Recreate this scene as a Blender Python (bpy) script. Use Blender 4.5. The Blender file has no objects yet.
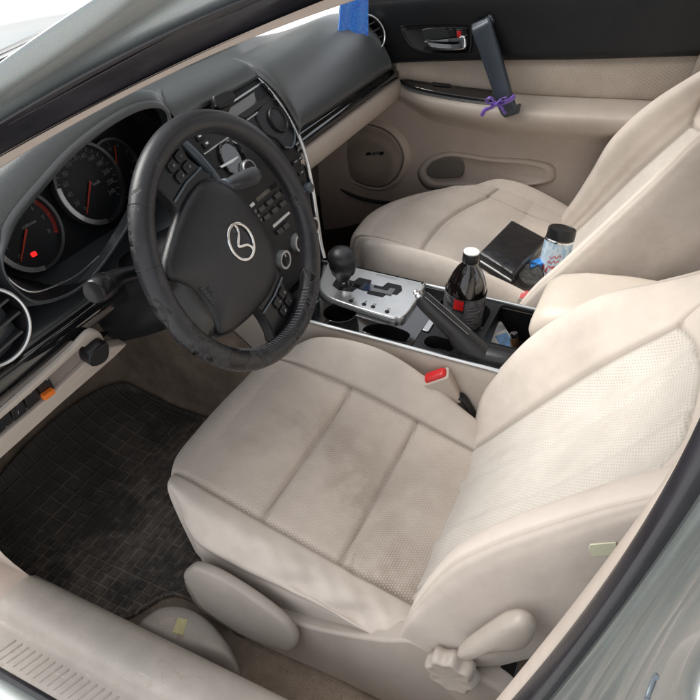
import bpy, bmesh, math, random
import numpy as np
from mathutils import Vector, Matrix
random.seed(4); rng = np.random.default_rng(7)
SC = bpy.context.scene; COL = SC.collection
V = lambda *a: np.array(a, float)
def unit(v): v = np.asarray(v, float); return v/np.linalg.norm(v)

# ------------------------------------------------------------------ camera
CP = V(-.7428, -.1096, 1.1649); AZ, PIT, ROLL, FPX = .4631, .6653, -.0311, 673.
_d = V(math.cos(AZ)*math.cos(PIT), math.sin(AZ)*math.cos(PIT), -math.sin(PIT))
_r = V(math.sin(AZ), -math.cos(AZ), 0); _u = np.cross(_r, _d)
CR = _r*math.cos(ROLL)+_u*math.sin(ROLL); CU = -_r*math.sin(ROLL)+_u*math.cos(ROLL)
def ray(a, b): return _d+CR*(a-350)/FPX+CU*(350-b)/FPX
def at(a, b, x=None, y=None, z=None, p=None, n=None):
    """point of the photo measured on a plane of the car"""
    v = ray(a, b)
    if x is not None: t = (x-CP[0])/v[0]
    elif y is not None: t = (y-CP[1])/v[1]
    elif z is not None: t = (z-CP[2])/v[2]
    else: t = np.dot(np.asarray(p)-CP, n)/np.dot(v, n)
    return CP+v*t
cd = bpy.data.cameras.new('camera'); cam = bpy.data.objects.new('camera', cd); COL.objects.link(cam)
cd.sensor_width = 36; cd.lens = FPX/700*36; cd.clip_start = .02; cd.clip_end = 500
M = Matrix.Identity(4)
for i in range(3): M[i][0] = CR[i]; M[i][1] = CU[i]; M[i][2] = -_d[i]; M[i][3] = CP[i]
cam.matrix_world = M; SC.camera = cam

# ------------------------------------------------------------------ node helpers / materials
class NT:
    def __init__(s, name):
        s.m = bpy.data.materials.new(name); s.m.use_nodes = True; s.t = s.m.node_tree; s.n = s.t.nodes; s.l = s.t.links
        s.b = s.n['Principled BSDF']; s.out = s.n['Material Output']
    def add(s, ty, **kw):
        n = s.n.new(ty)
        for k, v in kw.items():
            if k.startswith('_'): setattr(n, k[1:], v)
        return n
    def put(s, sock, v):
        if hasattr(v, 'is_output') or isinstance(v, bpy.types.NodeSocket): s.l.new(v, sock)
        else: sock.default_value = v
    def math(s, op, a, b=0., c=0.):
        n = s.n.new('ShaderNodeMath'); n.operation = op
        s.put(n.inputs[0], a); s.put(n.inputs[1], b); s.put(n.inputs[2], c); return n.outputs[0]
    def noise(s, co, scale, detail=4, rough=.55, dist=0):
        n = s.n.new('ShaderNodeTexNoise'); s.put(n.inputs['Vector'], co); n.inputs['Scale'].default_value = scale
        n.inputs['Detail'].default_value = detail; n.inputs['Roughness'].default_value = rough; n.inputs['Distortion'].default_value = dist
        return n.outputs[0]
    def ramp(s, f, a, b, lo=0., hi=1.):
        n = s.n.new('ShaderNodeMapRange'); n.interpolation_type = 'SMOOTHSTEP'; s.put(n.inputs[0], f)
        n.inputs[1].default_value = a; n.inputs[2].default_value = b; n.inputs[3].default_value = lo; n.inputs[4].default_value = hi
        return n.outputs[0]
    def mix(s, f, a, b, mode='MIX'):
        n = s.n.new('ShaderNodeMix'); n.data_type = 'RGBA'; n.blend_type = mode
        s.put(n.inputs[0], f)
        for sock, v in ((n.inputs[6], a), (n.inputs[7], b)):
            if isinstance(v, bpy.types.NodeSocket): s.l.new(v, sock)
            else: sock.default_value = (*v, 1) if len(v) == 3 else v
        return n.outputs[2]
    def bump(s, h, strength=.3, dist=.001, prev=None):
        n = s.n.new('ShaderNodeBump'); n.inputs['Strength'].default_value = strength; n.inputs['Distance'].default_value = dist
        s.put(n.inputs['Height'], h)
        if prev is not None: s.l.new(prev, n.inputs['Normal'])
        return n.outputs[0]
    def co(s, which='Object'):
        return s.n.new('ShaderNodeTexCoord').outputs[which]
    def set(s, **kw):
        for k, v in kw.items():
            k = {'color': 'Base Color', 'rough': 'Roughness', 'metal': 'Metallic', 'normal': 'Normal', 'spec': 'Specular IOR Level', 'coat': 'Coat Weight', 'coatr': 'Coat Roughness', 'sheen': 'Sheen Weight', 'trans': 'Transmission Weight', 'alpha': 'Alpha', 'ior': 'IOR', 'emit': 'Emission Color', 'emits': 'Emission Strength'}[k]
            sock = s.b.inputs[k]
            if isinstance(v, bpy.types.NodeSocket): s.l.new(v, sock)
            elif isinstance(v, (tuple, list)): sock.default_value = (*v, 1)
            else: sock.default_value = v
        return s.m
def simple(name, col, rough=.5, metal=0., bscale=0, bstr=.2, bdist=.0006, var=.12, vscale=9, coat=0., spec=.5, rvar=.08, sheen=0.):
    """surface with mottled colour and roughness and an optional grain"""
    t = NT(name); co = t.co()
    n1 = t.noise(co, vscale, 5); n2 = t.noise(co, vscale*7, 3)
    f = t.math('ADD', t.math('MULTIPLY', n1, .7), t.math('MULTIPLY', n2, .3))
    lo = tuple(c*(1-var) for c in col); hi = tuple(min(1, c*(1+var)) for c in col)
    t.set(color=t.mix(t.ramp(f, .3, .7), lo, hi), rough=t.ramp(n1, .3, .7, max(.02, rough-rvar), min(1, rough+rvar)), metal=metal, spec=spec)
    if coat: t.set(coat=coat, coatr=.04)
    if sheen: t.set(sheen=sheen)
    if bscale: t.set(normal=t.bump(t.noise(co, bscale, 2, .5), bstr, bdist))
    return t.m

FAB = (.625, .553, .490)
def fabric(name, col, stains=(), perf=None, dot=None, pitch=(.0048, .0042), bstr=.35, plain=None):
    t = NT(name); co = t.co(); uv = t.n.new('ShaderNodeUVMap').outputs[0]
    big = t.noise(co, 6, 5, .6); mid = t.noise(co, 28, 4)
    c = t.mix(t.ramp(big, .32, .68), tuple(k*.90 for k in col), tuple(min(1, k*1.06) for k in col))
    c = t.mix(t.ramp(mid, .4, .75, 0, .22), c, tuple(k*.8 for k in (col[0], col[1]*.97, col[2]*.93)))
    if plain:
        ai = t.n.new('ShaderNodeAttribute'); ai.attribute_name = 'insert'; edge = t.ramp(ai.outputs['Fac'], -.0008, .0008)
        cp = t.mix(t.ramp(big, .32, .68), tuple(k*.90 for k in plain), tuple(min(1, k*1.06) for k in plain)); c = t.mix(edge, cp, c)
    if stains:
        warp = t.n.new('ShaderNodeVectorMath'); warp.operation = 'MULTIPLY_ADD'
        nz = t.n.new('ShaderNodeTexNoise'); nz.inputs['Scale'].default_value = 14; nz.inputs['Detail'].default_value = 5; t.l.new(co, nz.inputs['Vector'])
        t.l.new(nz.outputs['Color'], warp.inputs[0]); warp.inputs[1].default_value = (.10, .10, .10); t.l.new(co, warp.inputs[2])
        for (p, r, amt, ring) in stains:
            dn = t.n.new('ShaderNodeVectorMath'); dn.operation = 'DISTANCE'; t.l.new(warp.outputs[0], dn.inputs[0]); dn.inputs[1].default_value = tuple(np.array(p)+.05)
            f = t.math('MULTIPLY', t.ramp(dn.outputs['Value'], r*1.5, r*.1, 0, amt*.9), t.ramp(mid, .30, .62, .35, 1.))
            if ring:
                rr = t.math('ABSOLUTE', t.math('SUBTRACT', dn.outputs['Value'], r)); f = t.math('MAXIMUM', f, t.math('MULTIPLY', t.ramp(rr, .013, .0, 0, amt*.75), t.ramp(big, .42, .58)))
            c = t.mix(f, c, (col[0]*.42, col[1]*.37, col[2]*.32))
    an = t.n.new('ShaderNodeAttribute'); an.attribute_name = 'crease_shade'
    c = t.mix(t.math('MULTIPLY', an.outputs['Fac'], .62), c, (col[0]*.30, col[1]*.27, col[2]*.24))  # occlusion shade along the seam grooves, painted into the fabric colour
    fib = t.noise(co, 900, 2, .6); bn = t.bump(fib, .25, .0006)
    soft = t.noise(co, 16, 3); bn = t.bump(soft, .25, .012, bn)
    if perf:
        sx = t.n.new('ShaderNodeSeparateXYZ'); t.l.new(uv, sx.inputs[0]); a, b = pitch
        v = t.math('DIVIDE', sx.outputs[1], b); row = t.math('FLOOR', v)
        odd = t.math('MULTIPLY', t.math('MODULO', t.math('ABSOLUTE', row), 2.), .5)
        fu = t.math('SUBTRACT', t.math('FRACT', t.math('ADD', t.math('ADD', t.math('DIVIDE', sx.outputs[0], a), 500), odd)), .5)
        fv = t.math('SUBTRACT', t.math('FRACT', t.math('ADD', v, 500)), .5)
        d = t.math('SQRT', t.math('ADD', t.math('MULTIPLY', t.math('MULTIPLY', fu, fu), a*a*1e6), t.math('MULTIPLY', t.math('MULTIPLY', fv, fv), b*b*1e6)))
        m = t.ramp(d, 1.75, .7)
        if plain: m = t.math('MULTIPLY', m, edge)
        c = t.mix(t.math('MULTIPLY', m, perf), c, dot)
        bn = t.bump(m, bstr, -.0012 if sum(dot) < sum(col) else .0008, bn)
    return t.set(color=c, rough=.92, normal=bn, spec=.25, sheen=.15)

def leather(name):
    t = NT(name); co = t.co(); geo = t.n.new('ShaderNodeNewGeometry')
    vor = t.n.new('ShaderNodeTexVoronoi'); vor.inputs['Scale'].default_value = 900; t.l.new(co, vor.inputs['Vector'])
    wear = t.noise(co, 26, 8, .68, .4); zone = t.noise(co, 5, 3)
    sx = t.n.new('ShaderNodeSeparateXYZ'); t.l.new(co, sx.inputs[0])
    left = t.ramp(sx.outputs[0], .06, -.15, 0, 1); low = t.ramp(sx.outputs[2], .74, .56, .0, .6)
    amt = t.math('ADD', t.math('ADD', t.math('MULTIPLY', left, .09), t.math('MULTIPLY', low, .10)), t.math('MULTIPLY', t.math('SUBTRACT', zone, .5), .22))
    patch = t.ramp(t.math('ADD', wear, amt), .645, .70)
    rim = t.math('MULTIPLY', t.ramp(t.math('ADD', wear, amt), .60, .66), t.math('SUBTRACT', 1., patch))
    c = t.mix(patch, (.017, .017, .0205), (.005, .005, .0055)); c = t.mix(t.math('MULTIPLY', rim, .38), c, (.07, .068, .068))
    fine = t.noise(co, 120, 4, .7); c = t.mix(t.ramp(fine, .6, .8, 0, .25), c, (.06, .058, .058))
    r = t.mix(patch, (.36,)*3, (.20,)*3)
    bn = t.bump(vor.outputs['Distance'], .15, .0006); bn = t.bump(patch, .6, -.0009, bn); bn = t.bump(t.noise(co, 18, 4), .3, .004, bn)
    return t.set(color=c, rough=r, normal=bn, spec=.5)

def rubber_mat():
    t = NT('mat_rubber'); co = t.co(); sx = t.n.new('ShaderNodeSeparateXYZ'); t.l.new(co, sx.inputs[0])
    def grid(a, b, w):
        fx = t.math('ABSOLUTE', t.math('SUBTRACT', t.math('FRACT', t.math('ADD', t.math('DIVIDE', sx.outputs[0], a), 50.5)), .5))
        fy = t.math('ABSOLUTE', t.math('SUBTRACT', t.math('FRACT', t.math('ADD', t.math('DIVIDE', sx.outputs[1], b), 50.5)), .5))
        return t.math('MAXIMUM', t.ramp(fx, w/a, w/a*.4), t.ramp(fy, w/b, w/b*.4))
    sq = grid(.034, .034, .0032)
    sm = grid(.022, .022, .003)
    br = t.n.new('ShaderNodeTexBrick'); t.l.new(co, br.inputs['Vector']); br.inputs['Scale'].default_value = 1
    br.inputs['Brick Width'].default_value = .075; br.inputs['Row Height'].default_value = .019; br.inputs['Mortar Size'].default_value = .0022; br.inputs['Mortar Smooth'].default_value = .2
    mp = t.n.new('ShaderNodeMapping'); t.l.new(co, mp.inputs[0]); mp.inputs['Rotation'].default_value = (0, 0, 0); t.l.new(mp.outputs[0], br.inputs['Vector'])
    far = t.ramp(sx.outputs[1], .80, .81); near = t.math('MULTIPLY', t.ramp(sx.outputs[1], .535, .53), 1.)
    pat = t.mix(far, br.outputs['Fac'], sq); pat = t.mix(near, pat, sm)
    lefty = t.ramp(sx.outputs[0], -.235, -.24); pat = t.mix(lefty, pat, sm)
    dust = t.noise(co, 9, 7, .7, .6); dust2 = t.noise(co, 55, 5, .7)
    mid = t.math('ADD', t.math('MULTIPLY', t.ramp(sx.outputs[1], 1.0, .66), .85), .15)
    dm = t.math('MULTIPLY', t.ramp(t.math('ADD', t.math('MULTIPLY', dust, .7), t.math('MULTIPLY', dust2, .3)), .40, .68), mid)
    c = t.mix(t.math('MULTIPLY', dm, .70), (.072, .066, .062), (.33, .275, .22))
    c = t.mix(t.math('MULTIPLY', pat, t.math('ADD', t.math('MULTIPLY', dm, .62), .04)), c, (.46, .37, .28))
    spk = t.noise(co, 260, 2, .6); c = t.mix(t.ramp(spk, .70, .76, 0, .6), c, (.2, .15, .11))
    bn = t.bump(pat, .7, .003); bn = t.bump(dust2, .3, .002, bn)
    return t.set(color=c, rough=t.ramp(dm, 0, 1, .5, .9), normal=bn)

def carpet(name, col):
    t = NT(name); co = t.co(); n = t.noise(co, 420, 3, .7); b = t.noise(co, 10, 6, .65); s = t.noise(co, 90, 4, .7)
    c = t.mix(t.ramp(b, .3, .7), tuple(k*.6 for k in col), tuple(k*1.15 for k in col)); c = t.mix(t.ramp(n, .35, .7, 0, .55), c, tuple(k*.45 for k in col))
    c = t.mix(t.ramp(s, .66, .76, 0, .5), c, (.05, .04, .035))
    return t.set(color=c, rough=1., normal=t.bump(n, .9, .003), spec=.1)

def paint():
    t = NT('silver_paint'); co = t.co(); fl = t.n.new('ShaderNodeTexVoronoi'); fl.inputs['Scale'].default_value = 1400; t.l.new(co, fl.inputs['Vector'])
    c = t.mix(t.ramp(t.noise(co, 3, 3, .5), .3, .7), (.26, .295, .29), (.33, .355, .35)); c = t.mix(.12, c, fl.outputs['Color'], 'SOFT_LIGHT')
    d = t.noise(co, 14, 4, .6)
    return t.set(color=c, metal=.7, rough=t.ramp(d, .3, .75, .30, .40), coat=.7, coatr=.06)

def glass_mat(name, tint=(1, 1, 1), gloss=.5):
    t = NT(name); tr = t.n.new('ShaderNodeBsdfTransparent'); tr.inputs[0].default_value = (*tint, 1)
    gl = t.n.new('ShaderNodeBsdfGlossy'); gl.inputs['Roughness'].default_value = .02
    fr = t.n.new('ShaderNodeFresnel'); fr.inputs[0].default_value = 1.45; mx = t.n.new('ShaderNodeMixShader')
    t.l.new(t.math('MULTIPLY', fr.outputs[0], gloss), mx.inputs[0]); t.l.new(tr.outputs[0], mx.inputs[1]); t.l.new(gl.outputs[0], mx.inputs[2])
    t.l.new(mx.outputs[0], t.out.inputs[0]); return t.m

m_fab = fabric('seat_fabric', FAB)
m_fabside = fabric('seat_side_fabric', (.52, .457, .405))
STAINS = [((.035, .285, .275), .06, .42, 0), ((-.03, .235, .245), .06, .36, 0), ((-.05, .22, .24), .05, .20, 1), ((.02, .38, .29), .055, .26, 0), ((-.16, .10, .225), .085, .60, 1), ((-.06, .43, .30), .035, .16, 1), ((.07, .345, .28), .035, .28, 0), ((-.1, .16, .23), .05, .30, 0), ((.02, .12, .22), .09, .22, 0), ((-.02, .26, .25), .13, .16, 0)]
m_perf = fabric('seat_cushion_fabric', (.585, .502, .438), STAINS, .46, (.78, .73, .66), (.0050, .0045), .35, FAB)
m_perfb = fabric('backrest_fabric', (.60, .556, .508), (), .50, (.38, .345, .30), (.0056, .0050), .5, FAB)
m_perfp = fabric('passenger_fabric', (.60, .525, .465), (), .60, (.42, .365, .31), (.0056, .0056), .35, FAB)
m_insert = fabric('door_fabric', (.57, .50, .43), (), .5, (.36, .30, .25), (.0075, .0062), .6)
m_tan = simple('tan_plastic', (.475, .412, .358), .55, bscale=700, bstr=.12, var=.07)
m_dtan = simple('door_tan_plastic', (.47, .395, .345), .6, bscale=600, bstr=.12, var=.07)
m_sill = simple('sill_plastic', (.48, .425, .368), .50, bscale=500, bstr=.15, var=.09, vscale=14)
def sill_mat():
    t = NT('sill_plastic'); co = t.co(); a = t.noise(co, 9, 6, .65); b = t.noise(co, 60, 6, .75, .8); sx = t.n.new('ShaderNodeMapping'); sx.inputs['Scale'].default_value = (60, 6, 60); sx.inputs['Rotation'].default_value = (0, 0, .3); t.l.new(co, sx.inputs[0])
    s = t.noise(sx.outputs[0], 3, 5, .7); c = t.mix(t.ramp(a, .3, .7), (.39, .35, .31), (.48, .435, .385))
    c = t.mix(t.math('MULTIPLY', t.ramp(b, .52, .68, 0, .62), t.ramp(a, .45, .62)), c, (.30, .20, .15)); c = t.mix(t.ramp(s, .62, .70, 0, .45), c, (.62, .57, .51)); c = t.mix(t.ramp(t.noise(co, 240, 2, .6), .70, .76, 0, .5), c, (.16, .12, .09))
    return t.set(color=c, rough=t.ramp(b, .3, .7, .42, .62), normal=t.bump(t.noise(co, 500, 2), .15, .0006))
m_sill = sill_mat()
m_vinyl = simple('armrest_vinyl', (.60, .525, .45), .42, bscale=420, bstr=.15, var=.06)
m_pad = simple('dash_pad', (.034, .037, .039), .29, bscale=620, bstr=.45, bdist=.0008, var=.06, spec=.9, rvar=.015, sheen=.20)
m_pad.node_tree.nodes['Principled BSDF'].inputs['Sheen Tint'].default_value = (.84, .94, .96, 1)
m_blk = simple('black_plastic', (.010, .010, .0115), .38, bscale=700, bstr=.2, var=.15, spec=.38)
m_soft = simple('black_soft_panel', (.008, .009, .011), .45, bscale=600, bstr=.25, var=.12, spec=.38)
m_hubm = simple('airbag_vinyl', (.013, .013, .0158), .36, bscale=520, bstr=.6, bdist=.0008, var=.12)
m_piano = simple('gloss_black', (.008, .008, .009), .06, var=.1, coat=1., rvar=.03)
m_silver = simple('satin_silver', (.62, .63, .63), .28, metal=.9, var=.08)
m_plate = simple('shifter_silver', (.72, .73, .73), .30, metal=.75, var=.06)
m_chrome = simple('chrome', (.85, .86, .87), .08, metal=1., var=.04)
m_grey = simple('grey_handle', (.105, .125, .145), .32, metal=.3, var=.1)
m_rub = simple('seal_rubber', (.020, .019, .024), .30, bscale=300, bstr=.10, var=.2, spec=.7)
m_white = simple('white_print', (.8, .8, .78), .5, var=.05)
m_dim = simple('dim_print', (.34, .34, .35), .5, var=.05); m_dial = simple('dial_print', (.17, .17, .175), .5, var=.05)
m_lever = simple('lever_plastic', (.385, .34, .30), .45, bscale=500, bstr=.12, var=.06)
m_shield = simple('shield_plastic', (.44, .388, .342), .52, bscale=500, bstr=.15, var=.08)
m_pull = simple('pull_handle_paint', (.050, .062, .080), .30, metal=.3, var=.1)
m_red = simple('red_plastic', (.62, .018, .02), .3, var=.1)
m_orange = simple('orange_plastic', (.80, .18, .02), .4, var=.1)
m_needle = simple('needle_orange', (.55, .05, .02), .4, var=.1)
m_leather = leather('worn_leather')
m_leather2 = simple('black_leather', (.016, .016, .018), .36, bscale=380, bstr=.4, bdist=.001, var=.2)
m_mat = rubber_mat()
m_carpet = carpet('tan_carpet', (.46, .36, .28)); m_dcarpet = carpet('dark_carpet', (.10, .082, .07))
m_paint = paint()
m_glass = glass_mat('windscreen_glass', (.95, .97, .96), .9)
m_lens = glass_mat('clear_lens', (.9, .9, .9), .8)
def lamp_mat():
    t = NT('warning_lamp'); return t.set(color=(.8, .01, .01), emit=(1, .02, .02), emits=1.2)
m_lamp = lamp_mat()

# ------------------------------------------------------------------ object helpers
def thing(name, label, cat, loc, group=None):
    o = bpy.data.objects.new(name, None); COL.objects.link(o); o.location = loc; o.empty_display_size = .05
    o['label'] = label; o['category'] = cat
    if group: o['group'] = group
    return o
def tag(o, label, cat, group=None):
    o['label'] = label; o['category'] = cat
    if group: o['group'] = group
    return o
def world_of(o):
    p = o; T = Vector((0, 0, 0))
    while p is not None: T += Vector(p.location); p = p.parent if p.parent is None or p.parent.type != 'EMPTY' else p.parent
    return T
def link(o, parent):
    COL.objects.link(o)
    if parent is not None:
        o.parent = parent
        root = parent
        while root.parent is not None: root = root.parent
        if parent.parent is None and parent.type == 'EMPTY': o.matrix_parent_inverse = Matrix.Translation(-Vector(parent.location))
        # a mesh part sits at the world origin, so its own children need no offset
    return o
def mk(name, verts, faces, mats, parent=None, smooth=True, sharp=35, fm=None, uv=None, crease_shade=None, insert=None, bevel=0, seg=2, sub=0, recalc=True):
    me = bpy.data.meshes.new(name); me.from_pydata([tuple(map(float, v)) for v in verts], [], [tuple(f) for f in faces])
    for m in (mats if isinstance(mats, (list, tuple)) else [mats]): me.materials.append(m)
    if fm is not None: me.polygons.foreach_set('material_index', fm)
    if uv is not None:
        L = me.uv_layers.new(name='UVMap'); idx = np.zeros(len(me.loops), int); me.loops.foreach_get('vertex_index', idx)
        L.data.foreach_set('uv', np.asarray(uv, float)[idx].ravel())
    if crease_shade is not None:
        at_ = me.attributes.new('crease_shade', 'FLOAT', 'POINT'); at_.data.foreach_set('value', np.asarray(crease_shade, np.float32).ravel())
    if insert is not None:
        at_ = me.attributes.new('insert', 'FLOAT', 'POINT'); at_.data.foreach_set('value', np.asarray(insert, np.float32).ravel())
    if recalc:
        bm = bmesh.new(); bm.from_mesh(me); bmesh.ops.recalc_face_normals(bm, faces=bm.faces); bm.to_mesh(me); bm.free()
    if smooth:
        me.polygons.foreach_set('use_smooth', [True]*len(me.polygons))
        if sharp: me.set_sharp_from_angle(angle=math.radians(sharp))
    o = bpy.data.objects.new(name, me); link(o, parent)
    if bevel:
        b = o.modifiers.new('bevel', 'BEVEL'); b.width = bevel; b.segments = seg; b.limit_method = 'ANGLE'; b.angle_limit = math.radians(30); b.harden_normals = False; b.use_clamp_overlap = False
        me.polygons.foreach_set('use_smooth', [True]*len(me.polygons)); me.set_sharp_from_angle(angle=math.radians(50))
    if sub:
        s = o.modifiers.new('sub', 'SUBSURF'); s.levels = s.render_levels = sub
    return o
class Geo:
    """collects several shapes of one part"""
    def __init__(s): s.v = []; s.f = []; s.m = []
    def add(s, v, f, mi=0):
        k = len(s.v); s.v += [np.asarray(q, float) for q in v]; s.f += [[i+k for i in q] for q in f]; s.m += [mi]*len(f); return s
    def build(s, name, mats, parent=None, **kw): return mk(name, s.v, s.f, mats, parent, fm=s.m, **kw)
def cr1(P, n, closed=False):
    P = np.asarray(P, float); K = len(P); out = []
    idx = lambda i: P[i % K] if closed else (P[i] if 0 <= i < K else (2*P[0]-P[1] if i < 0 else 2*P[-1]-P[-2]))
    for i in range(K if closed else K-1):
        a, b, c, d = idx(i-1), idx(i), idx(i+1), idx(i+2)
        for k in range(n):
            t = k/n; out.append(.5*(2*b+(c-a)*t+(2*a-5*b+4*c-d)*t*t+(-a+3*b-3*c+d)*t**3))
    if not closed: out.append(P[-1])
    return np.array(out)
def net_pts(ctrl, nu, nv):
    A = np.asarray(ctrl, float)                       # rows v, cols u
    A = cr1(A, nv)                                     # along rows
    return np.transpose(cr1(np.transpose(A, (1, 0, 2)), nu), (1, 0, 2))
def grid_uv(G):
    du = np.linalg.norm(np.diff(G, axis=1), axis=2); dv = np.linalg.norm(np.diff(G, axis=0), axis=2)
    U = np.concatenate([np.zeros((G.shape[0], 1)), np.cumsum(du, 1)], 1); U -= U[:, [G.shape[1]//2]]
    mid = dv[:, G.shape[1]//2]; Vv = np.concatenate([[0], np.cumsum(mid)])[:, None]+np.zeros_like(U)
    return np.stack([U, Vv], -1).reshape(-1, 2)
def grid_normals(G):
    n = np.cross(np.gradient(G, axis=1), np.gradient(G, axis=0)); return n/np.maximum(1e-9, np.linalg.norm(n, axis=2, keepdims=True))
def grid_faces(R, C, closed=False):
    f = []
    for j in range(R-1):
        for i in range(C if closed else C-1):
            k = (i+1) % C; f.append((j*C+i, j*C+k, (j+1)*C+k, (j+1)*C+i))
    return f
def net(name, ctrl, nu, nv, mats, parent, fm=None, disp=None, solid=0, sharp=0, **kw):
    G = net_pts(ctrl, nu, nv) if nu else np.asarray(ctrl, float)
    uv = grid_uv(G)
    if disp is not None: G = G+grid_normals(G)*disp[..., None]
    o = mk(name, G.reshape(-1, 3), grid_faces(*G.shape[:2]), mats, parent, sharp=sharp, fm=fm, uv=uv, **kw)
    if solid:
        s = o.modifiers.new('solid', 'SOLIDIFY'); s.thickness = solid; s.offset = 0
    return o
def loft_geo(secs, closed_ring=True, caps=True):
    S = np.asarray(secs, float); R, C = S.shape[:2]; v = list(S.reshape(-1, 3)); f = grid_faces(R, C, closed_ring)
    if caps: f.append(list(range(C))[::-1]); f.append([(R-1)*C+i for i in range(C)])
    return v, f
def loft(name, secs, mats, parent, **kw): return mk(name, *loft_geo(secs), mats, parent, **kw)
def perp(t):
    t = unit(t); a = V(0, 0, 1) if abs(t[2]) < .9 else V(1, 0, 0); x = unit(np.cross(t, a)); return x, np.cross(t, x)
def tube_geo(path, r, n=12, closed=False, flat=1.):
    P = np.asarray(path, float); K = len(P); rr = np.broadcast_to(np.asarray(r, float), (K,)); secs = []; x = None
    for i in range(K):
        a = P[(i+1) % K] if closed or i < K-1 else P[i]; b = P[i-1] if closed or i > 0 else P[i]
        t = unit(a-b)
        if x is None: x, y = perp(t)
        else: x = unit(x-t*np.dot(x, t)); y = np.cross(t, x)
        secs.append([P[i]+rr[i]*(x*math.cos(q)+y*flat*math.sin(q)) for q in np.linspace(0, 2*math.pi, n, endpoint=False)])
    if closed:
        v = list(np.asarray(secs).reshape(-1, 3)); f = []
        for j in range(K):
            for i in range(n): k = (i+1) % n; jj = (j+1) % K; f.append((j*n+i, j*n+k, jj*n+k, jj*n+i))
        return v, f
    return loft_geo(secs)
def tube(name, path, r, mats, parent, n=12, closed=False, flat=1., **kw): return mk(name, *tube_geo(path, r, n, closed, flat), mats, parent, **kw)
def lathe_geo(prof, O, ax, n=40, capend=True):
    ax = unit(ax); x, y = perp(ax); secs = [[np.asarray(O)+ax*h+max(r, 1e-5)*(x*math.cos(q)+y*math.sin(q)) for q in np.linspace(0, 2*math.pi, n, endpoint=False)] for r, h in prof]
    return loft_geo(secs, True, capend)
def lathe(name, prof, O, ax, mats, parent, n=40, **kw): return mk(name, *lathe_geo(prof, O, ax, n), mats, parent, **kw)
def pillow(name, pts, fr, prof, mats, parent, sharp=0, scale=False):
    """rounded cover over an outline; prof = (inset or scale, height) rings"""
    P = np.asarray(pts, float); c = P.mean(0)
    rings = [[fr.p(a, b, h) for a, b in ((c+(P-c)*k) if scale else off2(P, -k))] for k, h in prof]
    return mk(name, *loft_geo(rings), mats, parent, sharp=sharp)
def off2(P, d):
    P = np.asarray(P, float); t = np.roll(P, -1, 0)-np.roll(P, 1, 0); n = np.stack([t[:, 1], -t[:, 0]], 1); n /= np.maximum(1e-9, np.linalg.norm(n, axis=1, keepdims=True))
    A = .5*np.sum(P[:, 0]*np.roll(P[:, 1], -1)-np.roll(P[:, 0], -1)*P[:, 1]); s = 1 if A > 0 else -1
    return P+n*d*s
def frame_plate(name, outer, holes, fr, d0, d1, mats, parent, bevel=.003, seg=3):
    """plate with openings through it"""
    bm = bmesh.new(); es = []
    for L in [outer]+holes:
        vs = [bm.verts.new(fr.p(x, y, d1)) for x, y in L]; es += [bm.edges.new((vs[i], vs[(i+1) % len(vs)])) for i in range(len(vs))]
    bmesh.ops.triangle_fill(bm, use_beauty=True, use_dissolve=False, edges=es, normal=Vector(fr.N))
    geo = bmesh.ops.extrude_face_region(bm, geom=list(bm.faces)); mv = [q for q in geo['geom'] if isinstance(q, bmesh.types.BMVert)]
    bmesh.ops.translate(bm, verts=mv, vec=Vector(fr.N)*(d0-d1)); bm.verts.index_update()
    v = [tuple(q.co) for q in bm.verts]; f = [[q.index for q in fc.verts] for fc in bm.faces]; bm.free()
    return mk(name, v, f, mats, parent, bevel=bevel, seg=seg)
class Fr:
    def __init__(s, O, X, Y): s.O = np.asarray(O, float); s.X = unit(X); s.N = unit(np.cross(s.X, Y)); s.Y = np.cross(s.N, s.X)
    def p(s, a, b, c=0): return s.O+s.X*a+s.Y*b+s.N*c
    def px(s, a, b, c=0):
        """2-D plane coordinates of a photo point on this plane (raised c)"""
        w = at(a, b, p=s.O+s.N*c, n=s.N)-s.O; return (float(w@s.X), float(w@s.Y))
def plate_geo(pts, fr, d0, d1):
    n = len(pts); v = [fr.p(a, b, d0) for a, b in pts]+[fr.p(a, b, d1) for a, b in pts]
    return v, [list(range(n))[::-1], list(range(n, 2*n))]+[(i, (i+1) % n, n+(i+1) % n, n+i) for i in range(n)]
def plate(name, pts, fr, d0, d1, mats, parent, bevel=.002, seg=3, **kw): return mk(name, *plate_geo(pts, fr, d0, d1), mats, parent, bevel=bevel, seg=seg, **kw)
def ring_geo(cx, cy, r0, r1, fr, d0, d1, n=48, a0=0, a1=2*math.pi, ry=1.):
    full = abs(a1-a0) > 6.28; qs = np.linspace(a0, a1, n, endpoint=not full); v = []
    for q in qs:
        for (r, d) in ((r0, d0), (r0, d1), (r1, d1), (r1, d0)): v.append(fr.p(cx+r*math.cos(q), cy+r*ry*math.sin(q), d))
    f = []; K = len(qs)
    for i in range(K if full else K-1):
        j = (i+1) % K
        for k in range(4): f.append((i*4+k, i*4+(k+1) % 4, j*4+(k+1) % 4, j*4+k))
    if not full: f += [(0, 1, 2, 3), ((K-1)*4+3, (K-1)*4+2, (K-1)*4+1, (K-1)*4)]
    return v, f
def rrect(w, h, r, n=5, cx=0, cy=0):
    out = []
    for (sx, sy, a) in ((1, 1, 0), (-1, 1, 90), (-1, -1, 180), (1, -1, 270)):
        for k in range(n+1):
            q = math.radians(a+90*k/n); out.append((cx+sx*(w/2-r)+r*math.cos(q), cy+sy*(h/2-r)+r*math.sin(q)))
    return out
def circ(cx, cy, r, n=32, ry=1.): return [(cx+r*math.cos(q), cy+r*ry*math.sin(q)) for q in np.linspace(0, 2*math.pi, n, endpoint=False)]
def smooth_poly(pts, n=6):
    return [tuple(p) for p in cr1(np.asarray(pts, float), n, True)]
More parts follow.
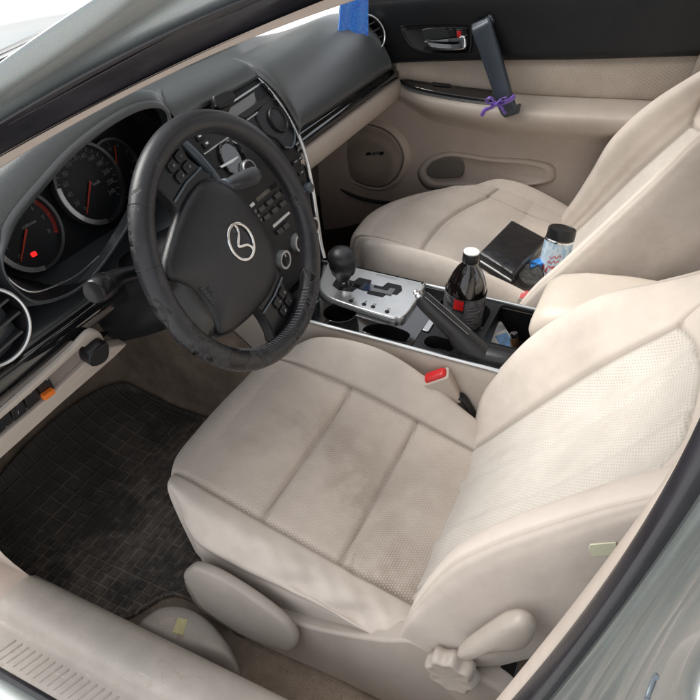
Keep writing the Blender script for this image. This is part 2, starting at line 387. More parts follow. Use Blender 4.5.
def box_geo(fr, w, h, d0, d1, cx=0, cy=0, r=.002): return plate_geo(rrect(w, h, min(r, w*.45, h*.45), 3, cx, cy), fr, d0, d1)
def words(name, items, mats, parent, depth=.0003):
    """lettering as one mesh: items = (text, frame, x, y, size, lift[, shear])"""
    g = Geo()
    for it in items:
        s, fr, x, y, size, lift = it[:6]
        cu = bpy.data.curves.new('t', 'FONT'); cu.body = s; cu.size = size; cu.align_x = 'CENTER'; cu.align_y = 'CENTER'; cu.extrude = depth; cu.resolution_u = 3
        if len(it) > 6: cu.shear = it[6]
        ob = bpy.data.objects.new('t', cu); COL.objects.link(ob); dg = bpy.context.evaluated_depsgraph_get(); dg.update()
        me = bpy.data.meshes.new_from_object(ob.evaluated_get(dg))
        g.add([fr.p(x+v.co.x, y+v.co.y, lift+v.co.z) for v in me.vertices], [list(p.vertices) for p in me.polygons])
        bpy.data.objects.remove(ob); bpy.data.curves.remove(cu); bpy.data.meshes.remove(me)
    return g.build(name, mats, parent, smooth=False, recalc=False)
def struct(o): o['kind'] = 'structure'; return o
def dup_part(o, dx):
    c = o.copy(); COL.objects.link(c); c.location = Vector(o.location)+Vector(dx); return c
exec_parts = []
# ------------------------------------------------------------------ setting
def ground():
    t = NT('pavement'); co = t.co(); a = t.noise(co, 1.3, 6, .6); b = t.noise(co, 160, 3, .7)
    c = t.mix(a, (.56, .555, .54), (.68, .675, .66)); c = t.mix(t.ramp(b, .45, .7, 0, .5), c, (.42, .41, .40))
    return t.set(color=c, rough=.95, normal=t.bump(b, .5, .004))
struct(mk('pavement', [(-60, -60, -.22), (60, -60, -.22), (60, 60, -.22), (-60, 60, -.22)], [(0, 1, 2, 3)], ground(), smooth=False))
# carpeted floor: flat part, toe board, tunnel side and sill side
fl = []
for y, z in ((-1.1, .0), (-.3, .0), (.3, .0), (.70, .0), (.86, .0), (.96, .03), (1.12, .16), (1.2, .34), (1.22, .6)):
    k = .0
    fl.append([(-.385, y, z+.12), (-.375, y, z+.05), (-.355, y, z+.006), (-.30, y, z), (-.1, y, z-.004), (.1, y, z-.004), (.17, y, z+.0), (.20, y, z+.015)]+[(.207+k_*.003, y, min(.60+k_*.01, z+(.05+k_*.09)*(np.clip((y-.30)/.25, .05, 1)))) for k_ in range(4)])
struct(net('carpet_floor', fl, 4, 4, m_carpet, None, sharp=40))
fr_ = []
for y, z in ((-1.1, .0), (.3, .0), (.86, .0), (1.12, .16), (1.22, .6)):
    fr_.append([(.43, y, min(.37, z+.36)), (.47, y, min(.36, z+.32)), (.50, y, z+.1), (.53, y, z), (.75, y, z), (.98, y, z), (1.03, y, z+.06), (1.045, y, z+.2)])
struct(net('passenger_carpet', fr_, 3, 3, m_dcarpet, None, sharp=40))

struct(net('passenger_footwell_wall', [[(1.052-.03*k, y, z) for k, z in ((0, .0), (0, .2), (0, .45), (.3, .62))] for y in (.70, .86, 1.05, 1.22)], 2, 2, m_dtan, None))
# ------------------------------------------------------------------ car body
body = thing('car_body', 'silver car body round the open doorway, with black seals and a scuffed tan sill plate', 'car body', (-.45, .3, 0))
def fitline(pts, deg=2):
    p = np.array(pts, float); return np.poly1d(np.polyfit(p[:, 0], p[:, 1], deg))
AX = np.linspace(-130, 430, 22)
def acurve(pts, off, deg=2):
    f = fitline(pts, deg); P = [at(a, f(a), x=-.365+.14*(a/345)+off) for a in AX]; d_ = unit(P[0]-P[3]); L_ = (1.02-P[0][1])/d_[1]
    return [P[0]+d_*L_, P[0]+d_*L_*.5]+P     # runs down to the cowl
L0 = [(0, 65), (26, 47), (62, 20), (95, 0)]; L1 = [(0, 89), (51, 57), (123, 5), (131, 0)]; L2 = [(0, 121), (69, 81), (162, 33), (180, 26), (240, 0)]
L3 = [(0, 136), (77, 96), (180, 37), (255, 0)]; L4 = [(0, 155), (103, 101), (177, 62), (246, 33), (324, 0)]; L5 = [(0, 166), (77, 123), (139, 91), (186, 64), (246, 38), (338, 6)]
def between(A, B, t, o): return [tuple(np.array(a)*(1-t)+np.array(b)*t+np.array(o)) for a, b in zip(A, B)]
c0, c1, c2, c3, c4, c5 = acurve(L0, -.045), acurve(L1, -.05), acurve(L2, -.045), acurve(L3, -.035), acurve(L4, -.012), acurve(L5, 0.)
sh = lambda A, o: [tuple(np.array(a)+np.array(o)) for a in A]
# outer painted pillar: rounded, with a step at its inner edge
rows = [sh(c0, (.05, .05, -.035)), sh(c0, (.012, .01, -.006)), c0, between(c0, c1, .35, (-.006, 0, .004)), c1, between(c1, c2, .4, (.010, .004, -.006)), between(c1, c2, .85, (.012, .004, -.010)), sh(c2, (.02, .014, -.006))]
net('windscreen_pillar', np.array(rows), 2, 4, m_paint, body, sharp=0)
rows = [sh(c2, (.025, .012, -.004)), sh(c2, (.002, 0, .0)), between(c2, c3, .3, (.002, 0, -.002)), between(c2, c3, .6, (.006, .002, -.004)), between(c2, c3, .85, (-.006, -.003, .004)), sh(c3, (-.008, -.004, .005)), between(c3, c4, .22, (-.004, -.002, .002)), between(c3, c4, .5, (.010, .004, -.004)), between(c3, c4, .8, (.008, .003, -.004)), sh(c4, (.004, .004, -.002)), sh(c4, (.02, .02, 0))]
net('door_seal', np.array(rows), 2, 4, m_rub, body, sharp=0)
rows = [sh(c4, (-.003, .0, .0)), between(c4, c5, .25, (-.002, 0, .001)), between(c4, c5, .8, (-.001, 0, .0)), c5, sh(c5, (.012, .012, -.002)), sh(c5, (.04, .06, .01))]
net('pillar_trim', np.array(rows), 2, 4, m_dtan, body, sharp=0)
# sill
def sillbar(name, sec, y0, y1, mat, n=9, **kw):
    return net(name, [[(x, y, z) for x, z in sec] for y in np.linspace(y0, y1, n)], 2, 1, mat, body, sharp=25, **kw)
sl = sillbar('sill_plate', [(-.352, .0), (-.362, .08), (-.368, .125), (-.376, .148), (-.392, .162), (-.418, .168), (-.438, .166), (-.449, .160), (-.455, .148), (-.460, .139), (-.468, .137), (-.490, .135), (-.512, .132), (-.516, .128), (-.517, .11)], -.35, .70, m_sill)
g = Geo()
for k in range(56):
    y = -.12+k*.0142; a, b = V(-.508, y, .1328), V(-.474, y-.016, .1365)
    g.add(*tube_geo([a, a+(b-a)*.05, a+(b-a)*.95, b], [.0008, .0019, .0019, .0008], 8))
g.build('sill_rib', m_sill, sl)
sillbar('door_opening_seal', [(-.513, .10), (-.515, .128), (-.519, .133), (-.524, .131), (-.527, .122), (-.527, .10)], -.35, 1.0, m_rub)
sillbar('outer_sill', [(-.520, .08), (-.524, .112), (-.530, .117), (-.548, .112), (-.575, .096), (-.60, .06), (-.615, .0), (-.61, -.12)], -.35, 1.1, m_paint)
# kick panel and the seal tube in front of the sill plate
net('kick_panel', [[(-.36, y, .0), (-.375, y, .1), (-.385, y, .16), (-.40, y+.02, .26), (-.405, y+.05, .5)] for y in (.70, .80, .92, 1.15)], 4, 3, m_dtan, body, sharp=0)
tube('seal_bead', cr1([V(-.43, 1.0, .40), at(-60, 560, y=.86), at(-20, 583, y=.79), at(2, 600, y=.745), V(-.435, .70, .135), V(-.45, .64, .08)], 6), .013, m_rub, body, 14)
net('front_sill_end', [[(-.38, y, .15), (-.42, y, .158), (-.452, y, .15), (-.47, y, .13), (-.515, y, .12), (-.53, y, .09)] for y in (.702, .8, .95, 1.1)], 3, 2, m_dtan, body, sharp=0)
# centre pillar
def pcurve(pts, x0, x1, n=16):
    p = np.array(pts, float); k_ = 1 if p[0][1] < p[-1][1] else -1; f_ = np.poly1d(np.polyfit(p[:, 1], p[:, 0], 2)); ys_ = np.linspace(p[0][1]-70, 780, n); q = [(f_(y_), y_) for y_ in ys_]
    P = [at(a, b, x=x0+(x1-x0)*i/(n-1)) for i, (a, b) in enumerate(q)]; k = (x0+.31)/.17
    T = V(-.225+.09*k, -.215+.01*k, 1.10); Bm = V(P[-1][0]-.012, P[-1][1]+.012, .11)
    return [T, P[0]*.5+T*.5]+P+[P[-1]*.5+Bm*.5, Bm]    # up to the roof rail and down to the sill
E0 = [(700, 424), (646, 511), (638, 520), (614, 548), (575, 595), (540, 646), (497, 700)]
E1 = [(700, 437), (649, 512), (644, 528), (614, 581), (577, 633), (540, 672), (512, 700)]
E2 = [(700, 477), (666, 533), (614, 604), (562, 674), (544, 697)]
E3 = [(700, 500), (672, 545), (620, 612), (566, 684), (552, 703)]
E4 = [(700, 545), (687, 560), (654, 604), (640, 640), (598, 700)]
E5 = [(720, 560), (690, 592), (668, 632), (646, 671), (630, 700)]
E6 = [(760, 610), (720, 640), (700, 664), (690, 700)]
pc = [pcurve(E0, -.31, -.40), pcurve(E1, -.325, -.415), pcurve(E2, -.345, -.44), pcurve(E3, -.355, -.45), pcurve(E4, -.39, -.49), pcurve(E5, -.43, -.53), pcurve(E6, -.48, -.58)]
rows = [sh(pc[0], (.03, -.02, 0)), sh(pc[0], (.004, -.003, 0)), pc[0], between(pc[0], pc[1], .5, (-.001, .003, 0)), pc[1], sh(pc[1], (0, -.02, 0))]
net('centre_pillar_trim', np.array(rows), 2, 2, m_tan, body, sharp=0)
rows = [sh(pc[1], (.01, -.012, 0)), sh(pc[1], (0, .003, 0)), between(pc[1], pc[2], .3, (-.002, .006, 0)), between(pc[1], pc[2], .75, (-.002, .005, 0)), sh(pc[2], (0, .002, 0)), sh(pc[2], (.003, -.01, 0))]
net('centre_pillar_seal', np.array(rows), 2, 2, m_rub, body, sharp=0)
rows = [sh(pc[2], (.004, -.006, 0)), between(pc[2], pc[3], .5, (0, -.003, 0)), pc[3], between(pc[3], pc[4], .35, (.004, -.006, 0)), between(pc[3], pc[4], .75, (.002, -.004, 0)), pc[4], between(pc[4], pc[5], .25, (.004, -.006, 0)), between(pc[4], pc[5], .75, (.003, -.006, 0)), pc[5], between(pc[5], pc[6], .3, (.003, -.004, 0)), pc[6], sh(pc[6], (-.010, -.02, 0)), sh(pc[6], (-.016, -.10, 0)), sh(pc[6], (-.016, -.5, .0)), sh(pc[6], (-.016, -1.1, 0))]
cpn = net('centre_pillar', np.array(rows), 3, 2, m_paint, body, sharp=0)
# striker
sx = at(655, 690, x=-.585); sx = at(652, 690, x=-.545); fs = Fr(sx, (-.75, .1, -.6), (.1, 1, .0))
g = Geo(); g.add(*tube_geo(cr1([fs.p(-.006, 0, .001), fs.p(-.006, 0, .006), fs.p(.0, 0, .008), fs.p(.006, 0, .006), fs.p(.006, 0, .001)], 5), .0014, 10))
g.build('door_striker', m_grey, body)
# roof, far pillars, windscreen, bonnet
RF = [[(-.20, y, 1.10+.0*y), (-.10, y, 1.135), (.36, y, 1.16), (.82, y, 1.135), (.93, y, 1.10)] for y in (.17, .0, -.4, -.9, -1.5)]
net('roof', RF, 5, 3, m_tan, body, solid=.02)
net('roof_rail', [[(-.24, y, 1.085), (-.27, y, 1.10), (-.25, y, 1.14), (-.18, y, 1.16)] for y in (.13, -.1, -.5, -1.0, -1.5)], 3, 2, m_paint, body)
P0, P1 = V(1.08, 1.05, .77), V(.94, .16, 1.10)
net('far_windscreen_pillar', [[p+V(-.02, -.05, -.02), p+V(-.055, -.02, .0), p+V(-.03, .03, .02), p+V(.03, .0, .0)] for p in (P0, P0*.6+P1*.4+V(0, 0, .02), P1)], 3, 4, m_dtan, body)
net('far_centre_pillar', [[(1.04, y0+.03, z), (1.0+dx, y0+.005, z), (1.0+dx, y0-.14, z), (1.04, y0-.2, z)] for (y0, z, dx) in ((-.13, .3, .05), (-.15, .72, .03), (-.2, .95, -.03), (-.26, 1.11, -.1))], 3, 3, m_tan, body)
WS = []
for t in np.linspace(0, 1, 7):
    yl = 1.06*(1-t)+.17*t; zl = .735*(1-t)+1.105*t+.03*math.sin(math.pi*t); xl = -.41*(1-t)-.23*t; xr = 1.12*(1-t)+.94*t
    WS.append([(xl+(xr-xl)*s, yl+.10*math.sin(math.pi*s)*(1-t*.5), zl+.02*math.sin(math.pi*s)) for s in np.linspace(0, 1, 9)])
net('windscreen', WS, 2, 2, m_glass, body)
net('bonnet', [[(-.50, y, z-.07), (-.42, y, z-.01), (-.1, y+.04, z+.02), (.36, y+.05, z+.03), (.82, y+.04, z+.02), (1.14, y, z-.01), (1.22, y, z-.07)] for y, z in ((1.16, .75), (1.4, .745), (1.75, .70), (2.0, .60), (2.08, .45))], 4, 3, m_paint, body)
mk('firewall', [(-.5, 1.215, -.1), (1.12, 1.215, -.1), (1.12, 1.19, .72), (-.5, 1.19, .72)], [(0, 1, 2, 3)], m_blk, body, smooth=False)
net('cowl', [[(x, 1.02, .715) , (x, 1.07+.06*math.sin(math.pi*(x+.4)/1.5), .712), (x, 1.17, .745)] for x in np.linspace(-.42, 1.12, 8)], 2, 2, m_blk, body)
# ------------------------------------------------------------------ seats
def seat_cushion(root, mx, dy, mats, flip, name='cushion', worn=True, dz0=0.):
    ys = [-.06, .04, .12, .20, .28, .36, .43, .48, .512, .528, .532, .52, .50]
    z0f = lambda y: np.interp(y, [-.06, .05, .2, .36, .46, .50], [.185, .205, .236, .276, .302, .312])
    crest = lambda y: np.interp(y, [-.06, .05, .10, .16, .22, .28, .36, .42, .47, .53], [.205, .235, .262, .300, .342, .362, .368, .360, .338, .31])
    pip = lambda y: np.interp(y, [-.06, .05, .1, .2, .32, .42, .5], [.215, .225, .228, .216, .206, .226, .25])
    fb = lambda y: np.interp(y, [-.06, .05, .155, .30, .42, .5], [.20, .205, .165, .125, .13, .15])
    if not worn:
        z0f = lambda y: np.interp(y, [-.06, .05, .2, .33, .46, .50], [.285, .300, .328, .356, .374, .376])
        crest = lambda y: np.interp(y, [-.06, .05, .16, .32, .43, .48, .53], [.315, .335, .372, .398, .392, .380, .372]); pip = lambda y: np.interp(y, [-.06, .3, .5], [.25, .28, .29]); fb = lambda y: .17
    drop = [0, 0, 0, 0, 0, 0, 0, .002, .010, .030, .065, .12, .17]
    rows = []
    for y, dz in zip(ys, drop):
        k = np.clip((y-.42)/.11, 0, 1); z0 = z0f(y)-dz; sag = .010*np.clip(1-abs(y-.22)/.26, 0, 1)
        inx = .022*k*k; bow = lambda x: .022*k*(1-((x+.02)/.23)**2)
        cz = crest(y)-dz; zb = max(.11, z0-.03)
        cn = np.clip((y-.40)/.13, 0, 1)**2+ (1. if dz > .05 else 0)*dz*1.2; cnr = lambda w_: (.030*cn*w_, -.034*cn*w_)
        def P_(x, z, w_=1., sg=1): dx_, dy_ = cnr(w_); return (x+sg*dx_, y+dy_, z)
        zlow = min(fb(y), z0-.05) if dz < .1 else .12
        r = [P_(-.243, zlow-.0, 1.7), P_(-.252, min(pip(y), z0-.03)+.0, 1.7), P_(-.246, z0-.022, 1.3), P_(-.226, z0+.004, .6), P_(-.188, z0+.002, .15), (-.14, y+bow(-.14), z0-sag*.55), (-.075, y+bow(-.075), z0-sag), (.0, y+bow(0), z0-sag*1.1), (.075, y+bow(.07), z0-sag*.8), (.120, y+bow(.1), z0-sag*.2+.002), (.142, y+bow(.14)*.7, z0+.006+.1*(cz-z0)), P_(.165, z0+.62*(cz-z0), .5, -1), P_(.192, cz, .8, -1), P_(.213, cz-.035, 1, -1), P_(.220, cz-.10 if dz < .1 else .14, 1, -1), P_(.212, .12, 1, -1)]
        if not worn: r = r[:8]+[(-.04-x_, y_, z_) for x_, y_, z_ in r[8:][::-1]][:0]+r[8:]; r[:7] = [(-.04-x_, y_, z_) for x_, y_, z_ in r[::-1][:7]]
        rows.append([(x_, y_, z_+dz0) for x_, y_, z_ in r])
    nu, nv = 12, 16
    G = net_pts(rows, nu, nv); R, C = G.shape[:2]
    iu = np.arange(C)/nu; jv = np.arange(R)/nv
    Y = np.array(cr1(np.array(ys)[:, None], nv))[:, 0]
    D = np.zeros((R, C)); U = np.broadcast_to(iu, (R, C)); JV = np.broadcast_to(jv[:, None], (R, C))
    groove = lambda d, w, dep: -dep*np.exp(-(d/w)**2)
    topm = np.clip((11.2-JV)/.5, 0, 1)
    CR_ = np.exp(-((U-4.)/.10)**2)*topm*(1. if worn else .0)+np.exp(-((U-10.15)/.11)**2)*topm*.9; D += groove((U-4.0)/1., .12, .0050)*topm*(1. if worn else .15) + groove((U-10.15), .13, .0055)*topm
    ins = ((U > 4) & (U < 10.15)).astype(float)
    Yg = np.broadcast_to(Y[:, None], (R, C))
    for ys_ in ((.337, .196) if worn else (.345,)): D += groove((Yg-ys_-.006*np.sin((U-4)/6*math.pi)), .0045, .0075)*ins; CR_ = CR_+.8*np.exp(-((Yg-ys_-.006*np.sin((U-4)/6*math.pi))/.0036)**2)*ins
    D += ins*np.clip(np.sin(np.clip((U-4)/6.15, 0, 1)*math.pi), 0, 1)**.5*.007*np.clip(np.abs(np.sin(math.pi*(Yg-.196)/.141)), 0, 1)**.6*np.clip((.505-Yg)/.05, 0, 1)*(Yg > .05)
    CR_ = CR_+.6*np.exp(-((U-1.)/.09)**2); D += groove((U-1.0), .12, .003)+ .0022*np.exp(-((U-1.45)/.3)**2)
    # slack creases on the outer side
    D += (1. if worn else 0.)*(.0040*np.sin(70*Yg+3.2*U)+.0016*np.sin(128*Yg-4.1*U))*(1.*np.exp(-((U-2.6)/1.0)**2)*np.clip(1.4-abs(Yg-.16)/.16, 0, 1))*(U < 4)
    G = G+grid_normals(G)*D[..., None]*flip
    uv = grid_uv(G)
    fm = []
    INS = np.minimum(np.minimum((U-4.)*.05, (10.15-U)*.04), .02)
    for j in range(R-1):
        for i in range(C-1): fm.append(1 if 3.8 <= (i+.5)/nu <= 10.4 else (0 if (i+.5)/nu > 1.0 else 2))
    P = G.copy(); P[..., 0] = mx(P[..., 0] if worn else (P[..., 0]+.02)*1.08-.02); P[..., 1] += dy
    if not worn:
        xx = P[..., 0]; far_ = np.clip((xx-.70)/.30, 0, 1.05); nr_ = np.clip((.70-xx)/.22, 0, 1.05); ym = .55-.20*far_**2.2-.085*nr_**2.5; yy = P[..., 1]; P[..., 1] = np.where(yy > .0, yy*(1+(ym/.55-1)*np.clip(yy/.5, 0, 1)**.7), yy)
    return mk(name, P.reshape(-1, 3), grid_faces(R, C), mats, root, sharp=0, fm=fm, uv=uv, crease_shade=np.clip(CR_, 0, 1), insert=INS)

def seat_back(root, mx, dy, rec, mats, flip, top=.74, lo=-.02, worn=True, near=None, far=None):
    tan = V(0, -math.sin(rec), math.cos(rec)); nn = V(0, math.cos(rec), math.sin(rec)); B = V(0, .112+dy, .17)
    ss = [lo, .05, .12, .20, .28, .36, .43, .50, .56, .62, .68, .72, top]
    bh = lambda s: np.interp(s, [-.02, .02, .10, .16, .24, .32, .42, .48, .54, .60, .70], [.03, .038, .055, .070, .086, .090, .078, .050, .022, .005, .0])
    bl_ = (lambda s: np.interp(s, [-.02, .10, .16, .24, .32, .42, .50, .60, .70], [.0, .012, .032, .062, .070, .058, .044, .012, 0])) if worn else (lambda s: np.interp(s, *far))
    if near: bh = lambda s: np.interp(s, *near)
    wid = lambda s: np.interp(s, [-.02, .03, .10, .3, .5, .6, .68, .72, .74], [.235, .250, .262, .262, .250, .235, .21, .18, .15])
    rows = []
    for s in ss:
        b = bh(s); bq = bl_(s); w = wid(s); k = np.clip((s-.64)/.10, 0, 1)**2; e = -.055*k; si = .150-.012*np.clip((s-.38)/.1, 0, 1); sl_ = si+(.022 if worn else .038)
        cur = -.016+.012*np.clip((s-.48)/.1, 0, 1)
        lum = .014*math.exp(-((s-.14)/.10)**2)
        half_ = lambda b, si, w: [(-w*.90, -.125), (-w*.985, -.085), (-w, -.035), (-w*1.0, b*.35), (-w*.975, b*.80), (-w*.90, b*1.0), (-w*.79, b*.90), (-(w*.79+si)/2, b*.50), (-si, .002+b*.10), (-si*.66, cur+lum), (-si*.33, cur+lum*1.2), (0, cur+lum*1.2)]
        cols = half_(bq, sl_, w)+[(-x, h) for x, h in half_(b, si, w)[-2::-1]]
        edge = np.clip((.04-s)/.06, 0, 1); e2 = -.085*np.clip((.115-s)/.135, 0, 1)**1.6
        rows.append([B+tan*s+nn*(h+e*(1 if h > -.05 else .2)-.012*edge+e2*np.clip((abs(x)-.15)/.06, 0, 1)*(.5 if h < -.06 else 1))+V(x, 0, 0) for x, h in cols])
    nu, nv = 10, 15
    G = net_pts(rows, nu, nv); R, C = G.shape[:2]; U = np.broadcast_to(np.arange(C)/nu, (R, C))
    S = np.broadcast_to(cr1(np.array(ss)[:, None], nv), (R, C))
    D = np.zeros((R, C)); gr = lambda d, w, dep: -dep*np.exp(-(d/w)**2)
    topc = .520
    arc = topc+.035*(1-((U-11)/3)**2)
    inside = ((U > 8) & (U < 14) & (S < arc))
    D += (gr(U-8, .14, .005)+gr(U-14, .14, .005))*(S < topc+.012); CR_ = (np.exp(-((U-8)/.11)**2)+np.exp(-((U-14)/.11)**2))*(S < topc+.004)
    D += gr((S-arc), .0045, .005)*((U > 8) & (U < 14)); CR_ = CR_+.9*np.exp(-((S-arc)/.003)**2)*((U > 8) & (U < 14))
    CR_ = CR_+.55*(np.exp(-((U-4.55)/.09)**2)+np.exp(-((U-17.45)/.09)**2)); D += (gr(U-4.55, .13, .0025)+gr(U-17.45, .13, .0025)) + .002*(np.exp(-((U-4.2)/.25)**2)+np.exp(-((U-17.8)/.25)**2))
    D += .004*np.exp(-((U-9.6)/.5)**2)*inside + .004*np.exp(-((U-12.4)/.5)**2)*inside
    D += gr(U-10, .12, .0030)*inside + gr(U-12, .12, .003)*inside
    # upper seams running from the insert corners to the shoulders
    for c, sg in ((8, -1), (14, 1)):
        D += gr((U-c-sg*(S-topc)*14), .13, .004)*(S > topc)*(S < .62); CR_ = CR_+.8*np.exp(-((U-c-sg*(S-topc)*14)/.10)**2)*(S > topc)*(S < .62)
    G = G+grid_normals(G)*D[..., None]*flip
    uv = grid_uv(G)
    uvv = uv.reshape(R, C, 2)
    fm = []
    for j in range(R-1):
        for i in range(C-1):
            u = (i+.5)/nu; s = (S[j, i]+S[j+1, i])/2; a = topc+.035*(1-((u-11)/3)**2)
            fm.append(1 if 7.7 <= u <= 14.3 and s < a+.02 else (2 if (u < 4.55 or u > 17.45) else 0))
    P = G.copy(); P[..., 0] = mx(P[..., 0])
    V_ = list(P.reshape(-1, 3)); F = grid_faces(R, C)
    rear = list(range(0, R*C, C))+list(range((R-1)*C+1, R*C))
    F.append([j*C for j in range(R)]+[j*C+C-1 for j in range(R)][::-1]); fm.append(2)
    return mk('backrest', V_, F, mats, root, sharp=0, fm=fm, uv=np.array(list(uv)), crease_shade=np.clip(CR_, 0, 1), insert=np.minimum(np.minimum((U-8)*.045, (14-U)*.045), arc-S))

seat = thing('driver_seat', 'beige fabric driver seat with stained perforated cushion, beside the open doorway', 'car seat', (0, .2, 0))
cu = seat_cushion(seat, lambda x: x, 0, [m_fab, m_perf, m_fabside], 1)
bk = seat_back(seat, lambda x: x, 0, math.radians(35), [m_fab, m_perfb, m_fabside], -1)
# side shield, adjusters
fsd = Fr((-.256, .2, .15), (0, -1, 0), (0, 0, 1))       # faces the doorway (normal -x)
q = lambda L, c=0: [fsd.px(a, b, c) for a, b in L]
sp = q([(186, 574), (225, 590), (270, 611), (310, 624), (348, 632), (385, 637), (412, 638), (440, 655), (470, 672), (500, 690), (505, 740), (450, 728), (393, 703), (340, 677), (290, 655), (240, 632), (200, 606)])
plate('side_shield', smooth_poly(sp, 4), fsd, -.03, .006, m_shield, seat, .005, 3)
lv = q([(182, 578), (186, 571), (195, 568), (218, 577), (252, 598), (281, 620), (293, 634), (296, 645), (290, 652), (279, 650), (255, 642), (226, 626), (200, 607), (190, 592)], .03)
pillow('height_lever', smooth_poly(lv, 4), fsd, ((.985, .015), (1.0, .020), (.998, .024), (.985, .0275), (.955, .0300), (.90, .0312), (.5, .0322), (.02, .0325)), m_lever, seat, scale=True)
fsr = Fr((-.275, -.05, .3), (0, -1, 0), (0, 0, 1))
rl = [fsr.px(a, b, .02) for a, b in [(456, 658), (462, 651), (479, 639), (496, 628), (505, 624), (517, 623), (528, 628), (533, 636), (530, 645), (522, 650), (500, 652), (482, 655), (465, 662)]]
pillow('recline_lever', smooth_poly(rl, 4), fsr, ((.98, .0), (1.02, .006), (1.02, .011), (.985, .0165), (.92, .0205), (.80, .023), (.4, .0255), (.02, .026)), m_lever, seat, scale=True)
kc = fsd.px(449, 679, .035)
lob = [(kc[0]+(.0345+.0028*math.cos(8*a))*math.cos(a), kc[1]+(.0345+.0028*math.cos(8*a))*math.sin(a)) for a in np.linspace(0, 2*math.pi, 80, endpoint=False)]
pillow('adjuster_knob', lob, fsd, ((1.03, .012), (1.035, .020), (1.015, .028), (.97, .0325), (.91, .0345), (.84, .0350), (.80, .0344), (.02, .0344)), m_lever, seat, scale=True)
hc = fsd.px(480, 690, .0)
plate('hinge_cover', circ(hc[0]+.005, hc[1], .052, 40), fsd, -.02, .012, m_tan, seat, .006, 3)
# airbag tag sewn into the outer side seam of the backrest
ta = at(600, 549, x=-.2525); ftg = Fr(ta, (.0, -.92, .12), (.0, .2, 1))
tp = [ftg.px(a, b) for a, b in [(589, 548), (590, 544), (616, 542), (617, 547), (613, 555), (591, 556)]]
plate('airbag_tag', tp, ftg, -.0008, .0010, simple('tag_cloth', (.58, .58, .42), .7, var=.06), seat, .0006, 1)
0 and words('airbag_tag_lettering', [('AIRBAG', ftg, (tp[0][0]+tp[3][0])/2, (tp[0][1]+tp[3][1])/2, .008, .0034)], m_dim, bpy.data.objects['airbag_tag'])
# belt buckle on its stalk
b0 = at(440, 398, x=.205); bt = at(436, 376, x=.20)
fbk = Fr(bt, (.5, -.86, .1), (.25, .16, .95))
up = unit(bt-at(452, 400, x=.212)); sd = unit(np.cross(up, (1, .3, 0))); fb_ = unit(np.cross(sd, up))
def bsec(c, w, d): return [c+sd*a*1.+fb_*b for a, b in rrect(w, d, .006, 4)]
bb = loft('belt_buckle', [bsec(bt-up*.072, .040, .026), bsec(bt-up*.05, .046, .029), bsec(bt-up*.02, .052, .032), bsec(bt, .053, .033)], m_tan, seat, bevel=.002)
loft('release_button', [bsec(bt-up*.004, .044, .024), bsec(bt+up*.004, .044, .023), bsec(bt+up*.008, .038, .018)], m_red, bb, bevel=.0015)
words('release_lettering', [('PRESS', Fr(bt, -sd, -fb_), 0, 0, .009, .0082)], m_white, bb)
tube('buckle_stalk', cr1([bt-up*.066, at(462, 397, x=.212), at(472, 412, x=.214), at(480, 432, x=.212), at(484, 450, x=.205)], 5), [.010]*21, m_blk, seat, 12, flat=.6)
# seat base under the cushion
g = Geo()
for x in (-.22, .18): g.add(*plate_geo([(-.33, .0), (.30, .0), (.30, .022), (.22, .06), (-.26, .06), (-.33, .03)], Fr((x, .16, .02), (0, 1, 0), (0, 0, 1)), -.018, .018))
g.add(*plate_geo([(-.2, -.28), (.18, -.28), (.18, .20), (-.2, .20)], Fr((0, .18, .10), (1, 0, 0), (0, 1, 0)), -.03, .03))
g.build('seat_rail', m_blk, seat, smooth=False, bevel=.003)

pseat = thing('passenger_seat', 'beige fabric passenger seat by the far door, carrying a wallet and a spray can', 'car seat', (.73, .2, 0))
pmx = lambda x: .754-x
seat_cushion(pseat, pmx, .02, [m_fab, m_perfp, m_fabside], 1, worn=False, dz0=-.012)
seat_back(pseat, lambda x: .745-x*1.03, .020, math.radians(33), [m_fab, m_perfb, m_fabside], -1, worn=False, near=([-.02, .05, .2, .65, .72, .8], [.02, .035, .064, .068, .05, .02]), far=([-.02, .1, .25, .35, .46, .6, .7], [.02, .045, .075, .105, .11, .08, .04]), top=.80)
# ------------------------------------------------------------------ dashboard
dash = thing('dashboard', 'dark dashboard with an arched instrument hood, silver edged centre stack and tan lower panels', 'dashboard', (.3, .8, .5))
GN = unit((0, -.93, .36)); GP = V(0, .715, .70)
LP_ = V(0, .655, .75)                                      # plane of the hood lip
fl_ = Fr(LP_, (1, 0, 0), (0, .36, .93)); fg = Fr(GP, (1, 0, 0), (0, .36, .93))
lip_px = [(2, 258), (6, 244), (17, 219), (43, 187), (74, 153), (108, 126), (137, 110), (157, 106.5), (167, 113), (168, 128), (158, 160), (140, 205), (108, 258), (78, 290), (40, 303), (16, 291), (4, 274)]
lip = [fl_.px(a, b) for a, b in lip_px]
lipc = cr1(np.array(lip), 6, True)
L3d = lambda P, c: [fl_.p(a, b, c) for a, b in P]
wgt = np.clip((lipc[:, 1]-np.interp(lipc[:, 0], [-.22, .2], [-.035, .0]))/.03, .12, 1)[:, None]
offw = lambda d: lipc+(off2(lipc, d)-lipc)*(wgt if d > 0 else 1)
o1, o2, i1, i2 = offw(.006), offw(.016), off2(lipc, -.003), off2(lipc, -.008)
gpx = cr1(np.array([(a, b-min(22, max(0, (b-268)*.65))) for a, b in lip_px], float), 6, True)
back = [fg.p(*fg.px(a, b, -.016), -.016) for a, b in gpx]
mk('cluster_hood', *loft_geo(np.array([L3d(o2, -.035), L3d(o2, -.010), L3d(o1, .001), L3d(lipc, .003), L3d(i1, .0)]), True, False), m_pad, dash, sharp=0)
mk('hood_lining', *loft_geo(np.array([L3d(i1, .0), [np.array(p)*.5+np.array(q_)*.5 for p, q_ in zip(L3d(i1, .0), back)], back]), True, False), m_soft, dash, sharp=0)
